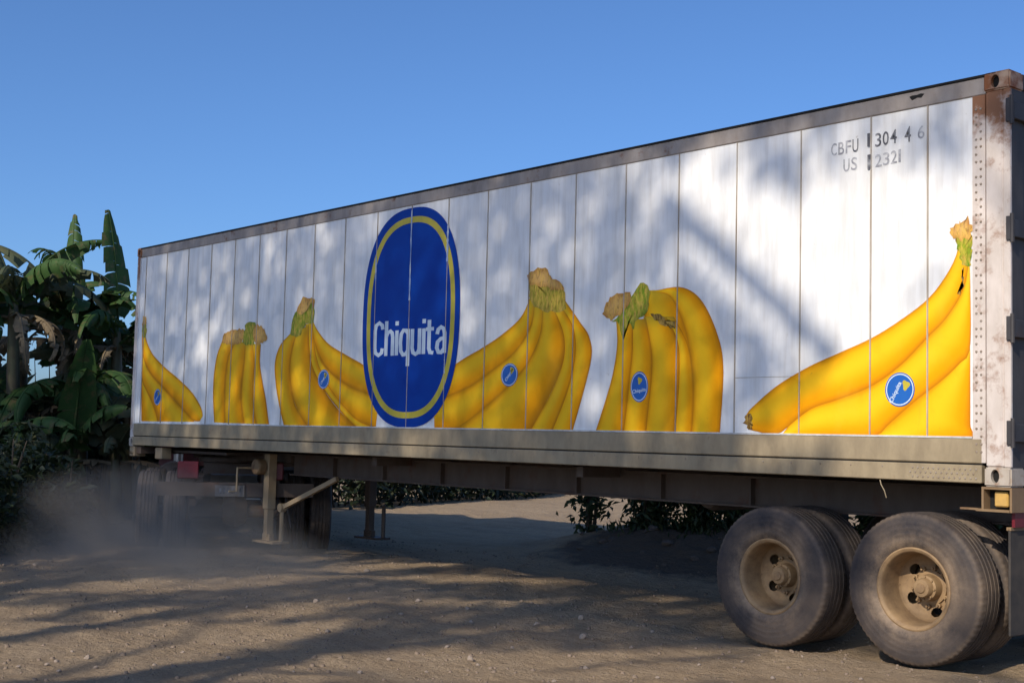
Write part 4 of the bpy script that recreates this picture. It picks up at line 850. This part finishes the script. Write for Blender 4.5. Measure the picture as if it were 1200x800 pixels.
for s in (-1, 1):
    dr = tpart('cab_door', 'cab_red', lambda a: a.box((3.55, s*1.085-0.01, 1.0), (4.55, s*1.085+0.01, 2.55)), cb)
    tpart('door_glass', 'glass', lambda a: a.box((3.65, s*1.098-0.006, 1.85), (4.38, s*1.098+0.006, 2.48)), cb)
    tpart('door_handle', 'chrome', lambda a: a.box((3.60, s*1.11-0.015, 1.55), (3.78, s*1.11+0.015, 1.60)), cb)
    tpart('front_fender', 'cab_red', lambda a: a.tube([(5.0+0.62*math.cos(t), s*0.98, 0.52+0.62*math.sin(t)) for t in [math.pi*k/10 for k in range(11)]], 0.14, 8))
    tpart('fuel_tank', 'chassis', lambda a: a.lathe([(0.0, -0.55), (0.28, -0.55), (0.30, -0.5), (0.30, 0.5), (0.28, 0.55), (0, 0.55)], 24, Matrix.Translation((3.3, s*0.84, 0.72)) @ Matrix.Rotation(math.pi/2, 4, 'Z')))
    tpart('exhaust_stack', 'chrome', lambda a: a.tube([(2.85, s*0.80, 0.8), (2.85, s*0.80, 3.05)], 0.07, 12))
    tpart('headlight', 'plate', lambda a: a.lathe([(0.0, 0.03), (0.10, 0.02), (0.11, -0.02), (0, -0.03)], 16, Matrix.Translation((6.40, s*0.55, 1.15)) @ Matrix.Rotation(math.pi/2, 4, 'Z')), hd)
tpart('grille', 'chrome', lambda a: [a.box((6.37, -0.40+k*0.08, 0.92), (6.415, -0.36+k*0.08, 1.40)) for k in range(10)], hd)
tpart('bumper', 'chrome', lambda a: a.box((6.42, -1.1, 0.42), (6.50, 1.1, 0.74), bev=0.02))
for k in range(3):
    tpart('air_hose', 'hose', lambda a: a.tube([(2.9+0.1*k, -0.2+0.2*k, 1.7), (2.3, -0.2+0.2*k, 1.0-0.05*k), (1.6, -0.1+0.15*k, 1.02), (1.2, 0.1*k, 1.3)], 0.014, 6))
# dusty hoses and bars between the drive wheels
for k in range(4):
    tpart('air_hose', 'hose', lambda a: a.tube([(-0.72, -0.25-0.1*k, 0.85), (-0.78, -0.35-0.1*k, 0.5-0.05*k), (-0.5, -0.5-0.04*k, 0.55), (-0.2, -0.55, 0.75)], 0.012, 6))

# ------------------------------------------------------------------ hedges
def polyline(P, s):
    P = np.array(P, float); d = np.r_[0, np.cumsum(np.hypot(*np.diff(P, axis=0).T))]
    return np.stack([np.interp(s*d[-1], d, P[:, 0]), np.interp(s*d[-1], d, P[:, 1])], 1), d[-1]
def hedge(name, label, P, w, h, n, size, mat='hedge_leaf', cat='hedge'):
    s = nr.random(n); q, L = polyline(P, s)
    q2, _ = polyline(P, np.clip(s+0.01, 0, 1)); t = q2-q; t /= np.linalg.norm(t, axis=1, keepdims=True)+1e-9
    nrm = np.stack([-t[:, 1], t[:, 0]], 1)
    # clumpy height and depth, most leaves near the surface
    hh = h*(0.86+0.35*vnoise(q[:, 0], q[:, 1], 0.9, 21)+0.28*vnoise(q[:, 0], q[:, 1], 2.6, 22))
    ang = nr.random(n)*math.pi; rad = np.sqrt(0.35+0.65*nr.random(n))
    rad = rad*(0.9+0.4*vnoise(s*L, ang*1.5, 1.6, 23))
    off = np.cos(ang)*w*0.5*rad; z = np.abs(np.sin(ang))**0.6*hh*np.minimum(1.1, rad)*(0.15+0.85*nr.random(n)**0.45)
    X = q[:, 0]+nrm[:, 0]*off; Y = q[:, 1]+nrm[:, 1]*off
    Pz = np.stack([X, Y, gz(X, Y)+z], 1)
    D = unit(n)+np.stack([nrm[:, 0]*np.sign(off), nrm[:, 1]*np.sign(off), np.full(n, 0.1)], 1)*0.7
    me = leaves_mesh('foliage', Pz, D, unit(n)+np.array((0, 0, 1.0)), size*(0.6+0.8*nr.random(n)), size*0.45*(0.7+0.6*nr.random(n)))
    a = P[0]; root = empty(name, (a[0], a[1], 0), label, cat)
    link('foliage', me, mat, root)
    b_ = MB()
    k = int(L/0.16)
    for i in range(k):
        c, _ = polyline(P, np.array([(i+rnd.random())/k])); x, y = c[0]
        x += rnd.uniform(-.3, .3)*w; y += rnd.uniform(-.3, .3)*w
        H = h*rnd.uniform(.55, .95); lx_, ly_ = rnd.uniform(-.3, .3), rnd.uniform(-.3, .3)
        z0 = gzp(x, y)-0.03
        b_.tube([(x, y, z0), (x+lx_*.4, y+ly_*.4, z0+H*.5), (x+lx_, y+ly_, z0+H)], [0.022, 0.015, 0.006], 5)
    b_.build('stems', 'bark', root)
    return root
hedge('hedge', 'dark leafy hedge below the banana plants left of the container', [(-8.8, -5.8), (-10.4, -3.5), (-11.9, -1.75), (-13.2, -1.0), (-15.5, -0.7), (-19.5, -0.3)], 1.9, 1.62, 46000, 0.13)
hedge('hedge', 'dark hedge beyond the sunlit lane seen under the chassis', [(-17.3, 6.1), (-18.3, 8.6), (-19.6, 11.6), (-22.0, 16.5), (-27, 22), (-34, 26)], 2.0, 1.9, 26000, 0.17, 'dark_leaf')

hedge('thicket', 'tall dark thicket filling the gaps behind the banana plants', [(-18.4, -4.0), (-18.9, -1.0), (-19.4, 2.0), (-20.0, 5.0)], 2.4, 3.5, 34000, 0.26, 'hedge_leaf', 'thicket')
# ------------------------------------------------------------------ banana plants
def banana_leaf(base, az, rise, length, width, droop, mat, torn=0.5, twist=0.0):
    # midrib leaves the crown at angle `rise` and bends over by `droop`; the blade is split into ribbons
    a = MB(); n = 34
    base = Vector(base); h = Vector((math.cos(az), math.sin(az), 0)); side = Vector((-math.sin(az), math.cos(az), 0))
    p = base.copy(); pts = [p.copy()]; ang = rise; st = length/n; sway = rnd.uniform(-.25, .25)
    for i in range(n):
        ang -= droop/n*(0.4+1.2*i/n)
        p = p+(h*math.cos(ang)+Vector((0, 0, 1))*math.sin(ang)+side*sway*i/n)*st
        pts.append(p.copy())
    a.tube(pts, [0.026*(1-0.88*i/n)+0.003 for i in range(n+1)], 5)
    for s in (-1, 1):
        flap = rnd.uniform(0.0, 0.5); i = 5
        while i < n:
            k = rnd.choice((1, 1, 1, 2, 2, 3)) if rnd.random() < torn else rnd.choice((4, 5, 6))
            k = min(k, n-i)
            flap = min(1.5, max(-0.2, flap+rnd.uniform(-0.55, 0.6)*torn))
            if rnd.random() < torn*0.07: i += k; continue
            cols = 5; vs = []; cut = 1-rnd.random()**2*0.45*torn; skew = rnd.uniform(-.5, .7)*torn
            gap = rnd.uniform(0.0, 0.16)*torn
            for j in range(k+1):
                q = i+j-(gap if j == k else 0)+(gap if j == 0 else 0)
                q0 = min(int(q), n-1); f_ = q-q0
                c = pts[q0].lerp(pts[q0+1], f_)
                u = q/n
                w = width*0.5*min(1.0, (u-0.10)*5.5)**0.7*max(0.02, (1-u))**0.42*1.25 if u > 0.10 else 0
                d = (pts[min(q0+1, n)]-pts[max(q0-1, 0)]).normalized()
                up = side.cross(d); up = up if up.z > 0 else -up
                for m_ in range(cols):
                    v = m_/(cols-1)*cut
                    fl = twist*s+flap*v*1.3
                    out = side*s*math.cos(fl)-up*math.sin(fl)
                    sag = Vector((0, 0, -1))*(0.35*w*torn*v*v)
                    pinch = 1-0.35*torn*v*(1 if k == 1 else 0)
                    mid = pts[min(i+k//2, n)]
                    base_pt = c+(mid-c)*(1-pinch)
                    vs.append(base_pt+out*(w*v)+up*0.05*w*math.sin(v*math.pi)+d*(-0.2+skew)*w*v*v+sag+d*rnd.uniform(-0.012, 0.012)*v)
            fs = [(j*cols+m_, j*cols+m_+1, (j+1)*cols+m_+1, (j+1)*cols+m_) for j in range(k) for m_ in range(cols-1)]
            a.add(vs, fs)
            i += k
    me = bpy.data.meshes.new('leaf'); me.from_pydata(a.v, [], a.f); me.validate(); smooth_mesh(me)
    me.materials.append(M[mat])
    return me
def banana_plant(x, y, h, leaves, label, r=0.11, dead=6):
    z0 = gzp(x, y)
    root = empty('banana_plant', (x, y, z0), label, 'banana plant', 'banana plants behind the hedge')
    top = Vector((x+rnd.uniform(-.1, .1), y+rnd.uniform(-.1, .1), z0+h))
    b_ = MB(); b_.tube([(x, y, z0-0.05), (x, y, z0+h*.4), top-Vector((0, 0, .25)), top], [r*1.25, r, r*.75, r*.45], 10); b_.build('trunk', 'pseudostem', root, True)
    for (az, rise, L, wd, dr, mk, torn) in leaves:
        link('leaf', banana_leaf(top-Vector((0, 0, rnd.uniform(0, .3))), az, rise, L, wd, dr, mk, torn, rnd.uniform(-.15, .15)), None, root)
    for k in range(dead):
        az = rnd.uniform(0, 6.28)
        link('dead_leaf', banana_leaf(top-Vector((0, 0, .3)), az, 0.3, rnd.uniform(1.2, 1.8), 0.28, 2.6, 'dry', 0.9), None, root)
    return root
G_, D_ = 'banana_leaf', 'banana_leaf_dull'
def rl(n, L=2.0, torn=0.6, lo=0.5, hi=1.25, a0=None):
    out = []; a0 = rnd.uniform(0, 6) if a0 is None else a0
    for k in range(n):
        out.append((a0+k*2.4+rnd.uniform(-.3, .3), rnd.uniform(lo, hi), L*rnd.uniform(.8, 1.15), rnd.uniform(.48, .66), rnd.uniform(1.2, 2.3), rnd.choice((G_, G_, D_)), torn))
    return out
RIGHT = math.atan2(0.753, 0.658)          # to the picture's right, seen from the road
LEFT = RIGHT+math.pi; TOWARD = math.atan2(-0.655, 0.752); AWAY = TOWARD+math.pi
banana_plant(-16.35, 1.70, 3.0, [(RIGHT+2.6, 1.54, 2.05, 0.62, 0.10, G_, 0.3), (LEFT, 0.95, 1.7, .5, 1.8, D_, .7), (TOWARD, .8, 1.8, .55, 2.2, G_, .7)]+rl(6, 1.8), 'tallest banana plant, one upright leaf beside the container corner')
banana_plant(-16.9, 1.10, 3.25, [(RIGHT+1.2, 1.5, 2.0, 0.5, 0.2, G_, 0.6), (LEFT+0.25, 1.25, 2.1, 0.55, 1.25, D_, 0.6), (RIGHT-.2, 0.75, 1.5, .5, 1.0, G_, .6), (TOWARD+.5, .9, 1.8, .55, 2.2, G_, .7)]+rl(8, 1.7, .8, .7, 1.4), 'banana plant with a ragged upright leaf and one arching left')
banana_plant(-16.3, 0.0, 3.35, [(LEFT-.2, 1.35, 1.9, 0.55, 0.9, D_, 0.7), (LEFT+.4, .8, 1.9, .55, 1.7, G_, .8), (RIGHT, .9, 1.7, .55, 1.6, D_, .7), (TOWARD, .7, 1.7, .55, 2.2, G_, .7)]+rl(8, 1.7, .8, .7, 1.4), 'banana plant at the left edge with drooping torn leaves')
banana_plant(-14.9, 0.35, 1.25, [(TOWARD+.6, 1.42, 1.75, 0.60, 0.35, G_, 0.25), (LEFT, .9, 1.5, .5, 1.8, G_, .6), (RIGHT+.3, 1.0, 1.5, .5, 2.0, D_, .5)]+rl(4, 1.4), 'young banana plant with a broad bright leaf facing the road', 0.09, 1)
banana_plant(-14.6, 0.95, 1.15, [(RIGHT+.15, 1.05, 1.7, 0.5, 2.1, D_, 0.5), (LEFT-.5, 1.15, 1.6, .45, 1.9, D_, .7), (TOWARD+.2, .9, 1.3, .45, 1.9, D_, .6)]+rl(3, 1.3), 'short banana plant with grey arching leaves next to the container', 0.09, 2)
banana_plant(-17.0, -0.75, 3.1, rl(9, 1.9), 'banana plant half cut off by the left picture edge')
banana_plant(-18.6, 1.0, 3.2, rl(8, 1.9), 'banana plant at the back, between the taller ones')
banana_plant(-15.7, 0.85, 2.0, rl(9, 1.7, 0.7, 0.3, 1.1), 'dark bushy banana plant in the middle of the clump', 0.1, 4)
banana_plant(-16.9, 0.2, 1.9, rl(8, 1.6, 0.7, 0.3, 1.1), 'banana plant deep in shade behind the young ones', 0.1, 4)
banana_plant(-15.5, -0.55, 1.35, rl(8, 1.5, 0.7, 0.5, 1.3), 'low leafy banana plant in front, near the left picture edge', 0.09, 2)
banana_plant(-16.6, -1.3, 1.9, rl(9, 1.6, 0.7, 0.4, 1.3), 'middling banana plant just inside the left picture edge', 0.1, 4)
banana_plant(-15.6, 1.55, 1.9, rl(8, 1.5, 0.7, 0.4, 1.2), 'banana plant tucked against the front of the container', 0.1, 3)
banana_plant(-17.2, 2.0, 2.7, rl(9, 1.8, 0.7, 0.5, 1.35), 'banana plant peeping out just left of the container top corner')
banana_plant(-17.6, 2.6, 2.6, rl(8, 1.9), 'banana plant mostly hidden behind the container front')

# ------------------------------------------------------------------ shrubs on the soil bank behind the trailer
def shrub(x, y, h, nst, n, size, label, spread=0.45):
    z0 = gzp(x, y)-0.02; root = empty('shrub', (x, y, z0), label, 'shrub', 'shrubs on the bank behind the trailer')
    b_ = MB(); tips = []
    for k in range(nst):
        a = rnd.uniform(0, 6.28); r = spread*rnd.uniform(.2, 1)
        x1, y1 = x+r*math.cos(a), y+r*math.sin(a)
        pts = [(x+r*.2*math.cos(a), y+r*.2*math.sin(a), z0), (x+r*.5*math.cos(a), y+r*.5*math.sin(a), z0+h*.5), (x1, y1, z0+h)]
        b_.tube(pts, [0.028, 0.02, 0.007], 6); tips.append([Vector(p) for p in pts])
    b_.build('stem', 'bark', root)
    i = nr.integers(0, nst, n); t = nr.random(n)**0.75
    T = np.array([[list(p) for p in q] for q in tips])
    seg = np.where((t < .5)[:, None], T[i, 0]+(T[i, 1]-T[i, 0])*(t*2)[:, None], T[i, 1]+(T[i, 2]-T[i, 1])*((t-.5)*2)[:, None])
    P = seg+nr.normal(scale=(.13, .13, .09), size=(n, 3))
    P[:, 2] = np.maximum(P[:, 2], z0+.03)
    link('foliage', leaves_mesh('foliage', P, unit(n)+np.array((0, 0, -.2)), unit(n)+np.array((0, 0, 1.)), size*(.6+.8*nr.random(n)), size*.5), 'bush_leaf', root)
    return root
shrub(-8.25, 4.55, 1.35, 3, 700, 0.11, 'small leafy sapling standing alone at the left end of the bank', 0.22)
shrub(-7.35, 4.75, 1.5, 13, 3600, 0.10, 'dark shrub with bare upright stems right of the lone sapling', 0.40)
shrub(-6.75, 5.0, 1.5, 14, 3800, 0.10, 'dark many-stemmed shrub in the middle of the bank', 0.40)
shrub(-6.05, 4.9, 1.4, 14, 4200, 0.10, 'dark shrub just left of the forward trailer wheel', 0.45)
shrub(-5.35, 5.1, 1.6, 14, 4600, 0.10, 'dense shrub behind the forward trailer wheel', 0.5)
shrub(-4.3, 5.2, 1.5, 14, 4600, 0.10, 'dense shrub hidden behind the twin axles', 0.5)
shrub(-3.0, 5.3, 1.6, 14, 4600, 0.10, 'dense shrub behind the rear of the trailer', 0.5)
# ground cover on the bank
n = 7000
gx_ = nr.uniform(-7.9, 3, n); gy_ = 5.3+nr.normal(scale=0.4, size=n)
P = np.stack([gx_, gy_, gz(gx_, gy_)], 1)
tag(link('weeds', leaves_mesh('weeds', P, unit(n)*.7+np.array((0, 0, 1.)), unit(n), .12*(.5+nr.random(n)), .03), 'bush_leaf'), 'low weeds and litter on the shaded soil bank', 'weeds', None, 'stuff')

# ------------------------------------------------------------------ stones and gravel
def stone_mesh(seed):
    r_ = random.Random(seed); bm = bmesh.new(); bmesh.ops.create_icosphere(bm, subdivisions=2, radius=0.5)
    ax = [Vector((r_.uniform(-1, 1), r_.uniform(-1, 1), r_.uniform(-1, 1))).normalized() for _ in range(9)]
    dd = [r_.uniform(.28, .44) for _ in ax]
    for v in bm.verts:
        for a, d in zip(ax, dd):
            q = v.co.dot(a)
            if q > d: v.co -= a*(q-d)*.9
        v.co.z *= .72
    me = bpy.data.meshes.new('stone'); bm.to_mesh(me); bm.free(); me.materials.append(M['stone']); return me
SM = [stone_mesh(k) for k in range(7)]
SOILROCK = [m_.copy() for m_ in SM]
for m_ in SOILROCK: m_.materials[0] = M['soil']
for k, (x, y, s) in enumerate(STONES):
    o = bpy.data.objects.new('stone', SM[k % 7]); COL.objects.link(o)
    o.location = (x, y, gzp(x, y)+s*.16); o.scale = (s*1.15,)*3; o.rotation_euler = (rnd.uniform(-.3, .3), rnd.uniform(-.3, .3), rnd.uniform(0, 6.28))
    where = 'in the sunlit left foreground' if y < -2.9 else ('near the trailer wheels' if x > -3.2 and y > -1.3 else ('on the dark shadow streaks in mid ground' if x < -3.2 else 'in the sunlit middle foreground'))
    tag(o, 'small pale stone lying loose '+where, 'stone', 'loose stones '+where)
# boulders and clods along the foot of the bank
for k in range(26):
    x = rnd.uniform(-8.2, -3.2); y = rnd.uniform(3.0, 4.5); s = rnd.uniform(.05, .15)
    o = bpy.data.objects.new('rock', SM[(k*3) % 7]); COL.objects.link(o)
    o.location = (x, y, gzp(x, y)+s*.12); o.scale = (s*1.2, s, s*.9); o.rotation_euler = (rnd.uniform(-.4, .4), rnd.uniform(-.4, .4), rnd.uniform(0, 6.28))
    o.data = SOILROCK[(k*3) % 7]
    tag(o, 'dusty rock in the shade at the foot of the bank', 'rock', 'rocks along the foot of the bank')
n = 9000
gx_ = nr.uniform(-13.5, 3.5, n); gy_ = nr.uniform(-6, 3.2, n)
sz = 0.006+0.018*nr.random(n)**3.5
base = np.array([[1, 0, -.2], [-.5, .87, -.2], [-.5, -.87, -.2], [.3, .5, .6], [-.6, 0, .65], [.3, -.5, .55]])
tri = np.array([[0, 1, 3], [1, 2, 4], [2, 0, 5], [1, 4, 3], [2, 5, 4], [0, 3, 5], [3, 4, 5]])
th = nr.random(n)*6.28; ca, sa = np.cos(th), np.sin(th)
Bv = base[None]*(0.75+0.5*nr.random((n, 6, 1)))*sz[:, None, None]
V = np.stack([Bv[..., 0]*ca[:, None]-Bv[..., 1]*sa[:, None]+gx_[:, None], Bv[..., 0]*sa[:, None]+Bv[..., 1]*ca[:, None]+gy_[:, None], Bv[..., 2]+(gz(gx_, gy_))[:, None]], 2)
me = bpy.data.meshes.new('gravel'); me.vertices.add(n*6); me.vertices.foreach_set('co', V.astype(np.float32).ravel())
lp = (np.arange(n)[:, None, None]*6+tri[None]).astype(np.int32).ravel()
me.loops.add(len(lp)); me.loops.foreach_set('vertex_index', lp); me.polygons.add(len(lp)//3)
me.polygons.foreach_set('loop_start', np.arange(0, len(lp), 3, dtype=np.int32)); me.polygons.foreach_set('loop_total', np.full(len(lp)//3, 3, dtype=np.int32))
me.update(); me.validate()
tag(link('gravel', me, 'pebble'), 'fine gravel strewn over the dirt', 'gravel', None, 'stuff')

# ------------------------------------------------------------------ shade trees across the road, behind the photographer
n = 190000
U_ = nr.uniform(-25, 2.2, n); W_ = nr.uniform(-3.6, 4.7, n)
T = np.full(n, 0.02)
T[(U_ > -1.0) & (W_ < 1.2)] = 0.8
T[(U_ < -12.5) & (U_ > -15.3) & (W_ > 2.5)] = 0.92
T[(U_ <= -15.3) & (W_ > 4.0)] = 0.8
for (tv, xa, za, xb, zb_, r_) in OPENINGS:
    d = np.array((xb-xa, zb_-za)); L2 = d@d+1e-9
    t = np.clip(((U_-xa)*d[0]+(W_-za)*d[1])/L2, 0, 1)
    dist = np.hypot(U_-xa-t*d[0], W_-za-t*d[1])
    T = np.where(dist < r_+(0.03 if (tv > .4 and r_ > .12) else 0.0), tv, T)
dens = np.where(W_ < 0, 0.66, 0.8)
keep = nr.random(n) < (1-T)**2*dens*0.60  # unseen crowns: leaves kept where shade should fall, thinned for sun patches
U_, W_ = U_[keep], W_[keep]; n = len(U_)
NT = 6
tc_ = np.linspace(-22, 0.5, NT)
k_ = np.clip(np.round((U_-tc_[0])/(tc_[1]-tc_[0])).astype(int), 0, NT-1)
dpt = 23+nr.normal(scale=1.3, size=n).clip(-3, 3)+0.8*np.sin(k_*2.1)
P = np.stack([U_-LIGHT.x*dpt, -LIGHT.y*dpt, W_-LIGHT.z*dpt], 1)
for k in range(NT):
    sel = k_ == k
    cx_ = tc_[k]-LIGHT.x*23; cy_ = -LIGHT.y*(23+0.8*math.sin(k*2.1))
    z0 = gzp(cx_, cy_)
    root = empty('shade_tree', (cx_, cy_, z0), 'tall broad-leaved tree across the road, %s in its row' % ('farthest forward', 'second from the front', 'third from the front', 'third from the rear', 'second from the rear', 'nearest the trailer rear')[k], 'tree', 'shade trees behind the camera')
    b_ = MB(); b_.tube([(cx_, cy_, z0-.1), (cx_+.1, cy_, z0+3.5), (cx_-.1, cy_+.1, z0+8.0), (cx_, cy_, z0+12), (cx_+.2, cy_, z0+15.5)], [.36, .30, .24, .15, .05], 10)
    b_.build('trunk', 'bark', root, True)
    b_ = MB()
    Pk = P[sel]
    for j in range(16):
        if len(Pk) == 0: break
        tgt = Pk[nr.integers(len(Pk))]; h0 = max(7.6, min(14.5, tgt[2]-1.2))
        b_.tube([(cx_, cy_, z0+h0), ((cx_+tgt[0])/2, (cy_+tgt[1])/2, (h0+tgt[2])/2+.3), tuple(tgt)], [.06, .04, .012], 6)
    b_.build('limb', 'bark', root)
    m_ = len(Pk)
    link('crown', leaves_mesh('crown', Pk, unit(m_), unit(m_), .175*(.7+.7*nr.random(m_)), .098), 'tree_leaf', root)

    lm = [q for q in SHADOW_LIMBS if abs(tc_[k]-q[0]) <= (tc_[1]-tc_[0])/2]
    for (xa, za, xb, zb_, r_) in lm:  # detached unseen limbs added to cast the streak shadows
        pts = []
        for q in range(7):
            f_ = q/6; u_ = xa+(xb-xa)*f_; w_ = za+(zb_-za)*f_; dd = 18.5+0.4*math.sin(q+k)
            pts.append((u_-LIGHT.x*dd+rnd.uniform(-.02, .02), -LIGHT.y*dd, w_-LIGHT.z*dd))
        b_ = MB(); b_.tube(pts, [r_*(1-.06*q) for q in range(7)], 8); b_.build('limb', 'bark', root, True)

# ------------------------------------------------------------------ dust thrown up by the wheels
def dust(name, label, cen, rad, dens, seed):
    bm = bmesh.new(); bmesh.ops.create_icosphere(bm, subdivisions=3, radius=1)
    me = bpy.data.meshes.new(name); bm.to_mesh(me); bm.free()
    o = bpy.data.objects.new(name, me); COL.objects.link(o); o.location = cen; o.scale = rad
    mt = bpy.data.materials.new(name); mt.use_nodes = True; nt = mt.node_tree
    for q in list(nt.nodes):
        if q.type == 'BSDF_PRINCIPLED': nt.nodes.remove(q)
    pv = nt.nodes.new('ShaderNodeVolumePrincipled'); pv.inputs['Color'].default_value = (0.95, 0.84, 0.70, 1); pv.inputs['Anisotropy'].default_value = 0.2
    tc = nt.nodes.new('ShaderNodeTexCoord')
    ln = nt.nodes.new('ShaderNodeVectorMath'); ln.operation = 'LENGTH'; nt.links.new(tc.outputs['Object'], ln.inputs[0])
    fall = ramp(nt, ln.outputs['Value'], [(0.0, 1.0), (0.45, 0.55), (0.98, 0.0)])
    mp = nt.nodes.new('ShaderNodeMapping'); mp.inputs['Location'].default_value = (seed, seed*.7, 0); mp.inputs['Scale'].default_value = tuple(x*.75 for x in rad)
    nt.links.new(tc.outputs['Object'], mp.inputs[0])
    nz = nt.nodes.new('ShaderNodeTexNoise'); nz.inputs['Scale'].default_value = 1.6; nz.inputs['Detail'].default_value = 4; nt.links.new(mp.outputs[0], nz.inputs['Vector'])
    nf = ramp(nt, nz.outputs[0], [(0.32, 0.08), (0.66, 1.0)])
    c = mix(nt, 1.0, fall, nf, 'MULTIPLY')
    bw = nt.nodes.new('ShaderNodeRGBToBW'); nt.links.new(c, bw.inputs[0])
    mu = nt.nodes.new('ShaderNodeMath'); mu.operation = 'MULTIPLY'; mu.inputs[1].default_value = dens; nt.links.new(bw.outputs[0], mu.inputs[0])
    nt.links.new(mu.outputs[0], pv.inputs['Density']); nt.links.new(pv.outputs[0], nt.nodes['Material Output'].inputs['Volume'])
    me.materials.append(mt)
    return tag(o, label, 'dust', None, 'stuff')
dust('dust_cloud', 'pale dust swirling round the tractor wheels', (-9.7, -1.05, 0.0), (3.0, 1.7, 1.1), 1.45, 3.0)
dust('dust_cloud', 'low haze of dust trailing over the ground in front of the tractor', (-8.4, -1.5, -0.05), (4.6, 2.2, 0.6), 0.65, 5.0)
dust('dust_cloud', 'thin dust between the twin trailer wheels', (-1.1, 0.75, 0.1), (0.8, 0.7, 0.5), 0.9, 9.0)

# pieces too small to pick apart stay joined
for o in bpy.data.objects:
    if o.parent and o.name.split('.')[0] in ('rivet_row', 'rail_rivets', 'foliage', 'stems', 'stem', 'crown', 'grille'): o['kind'] = 'stuff'
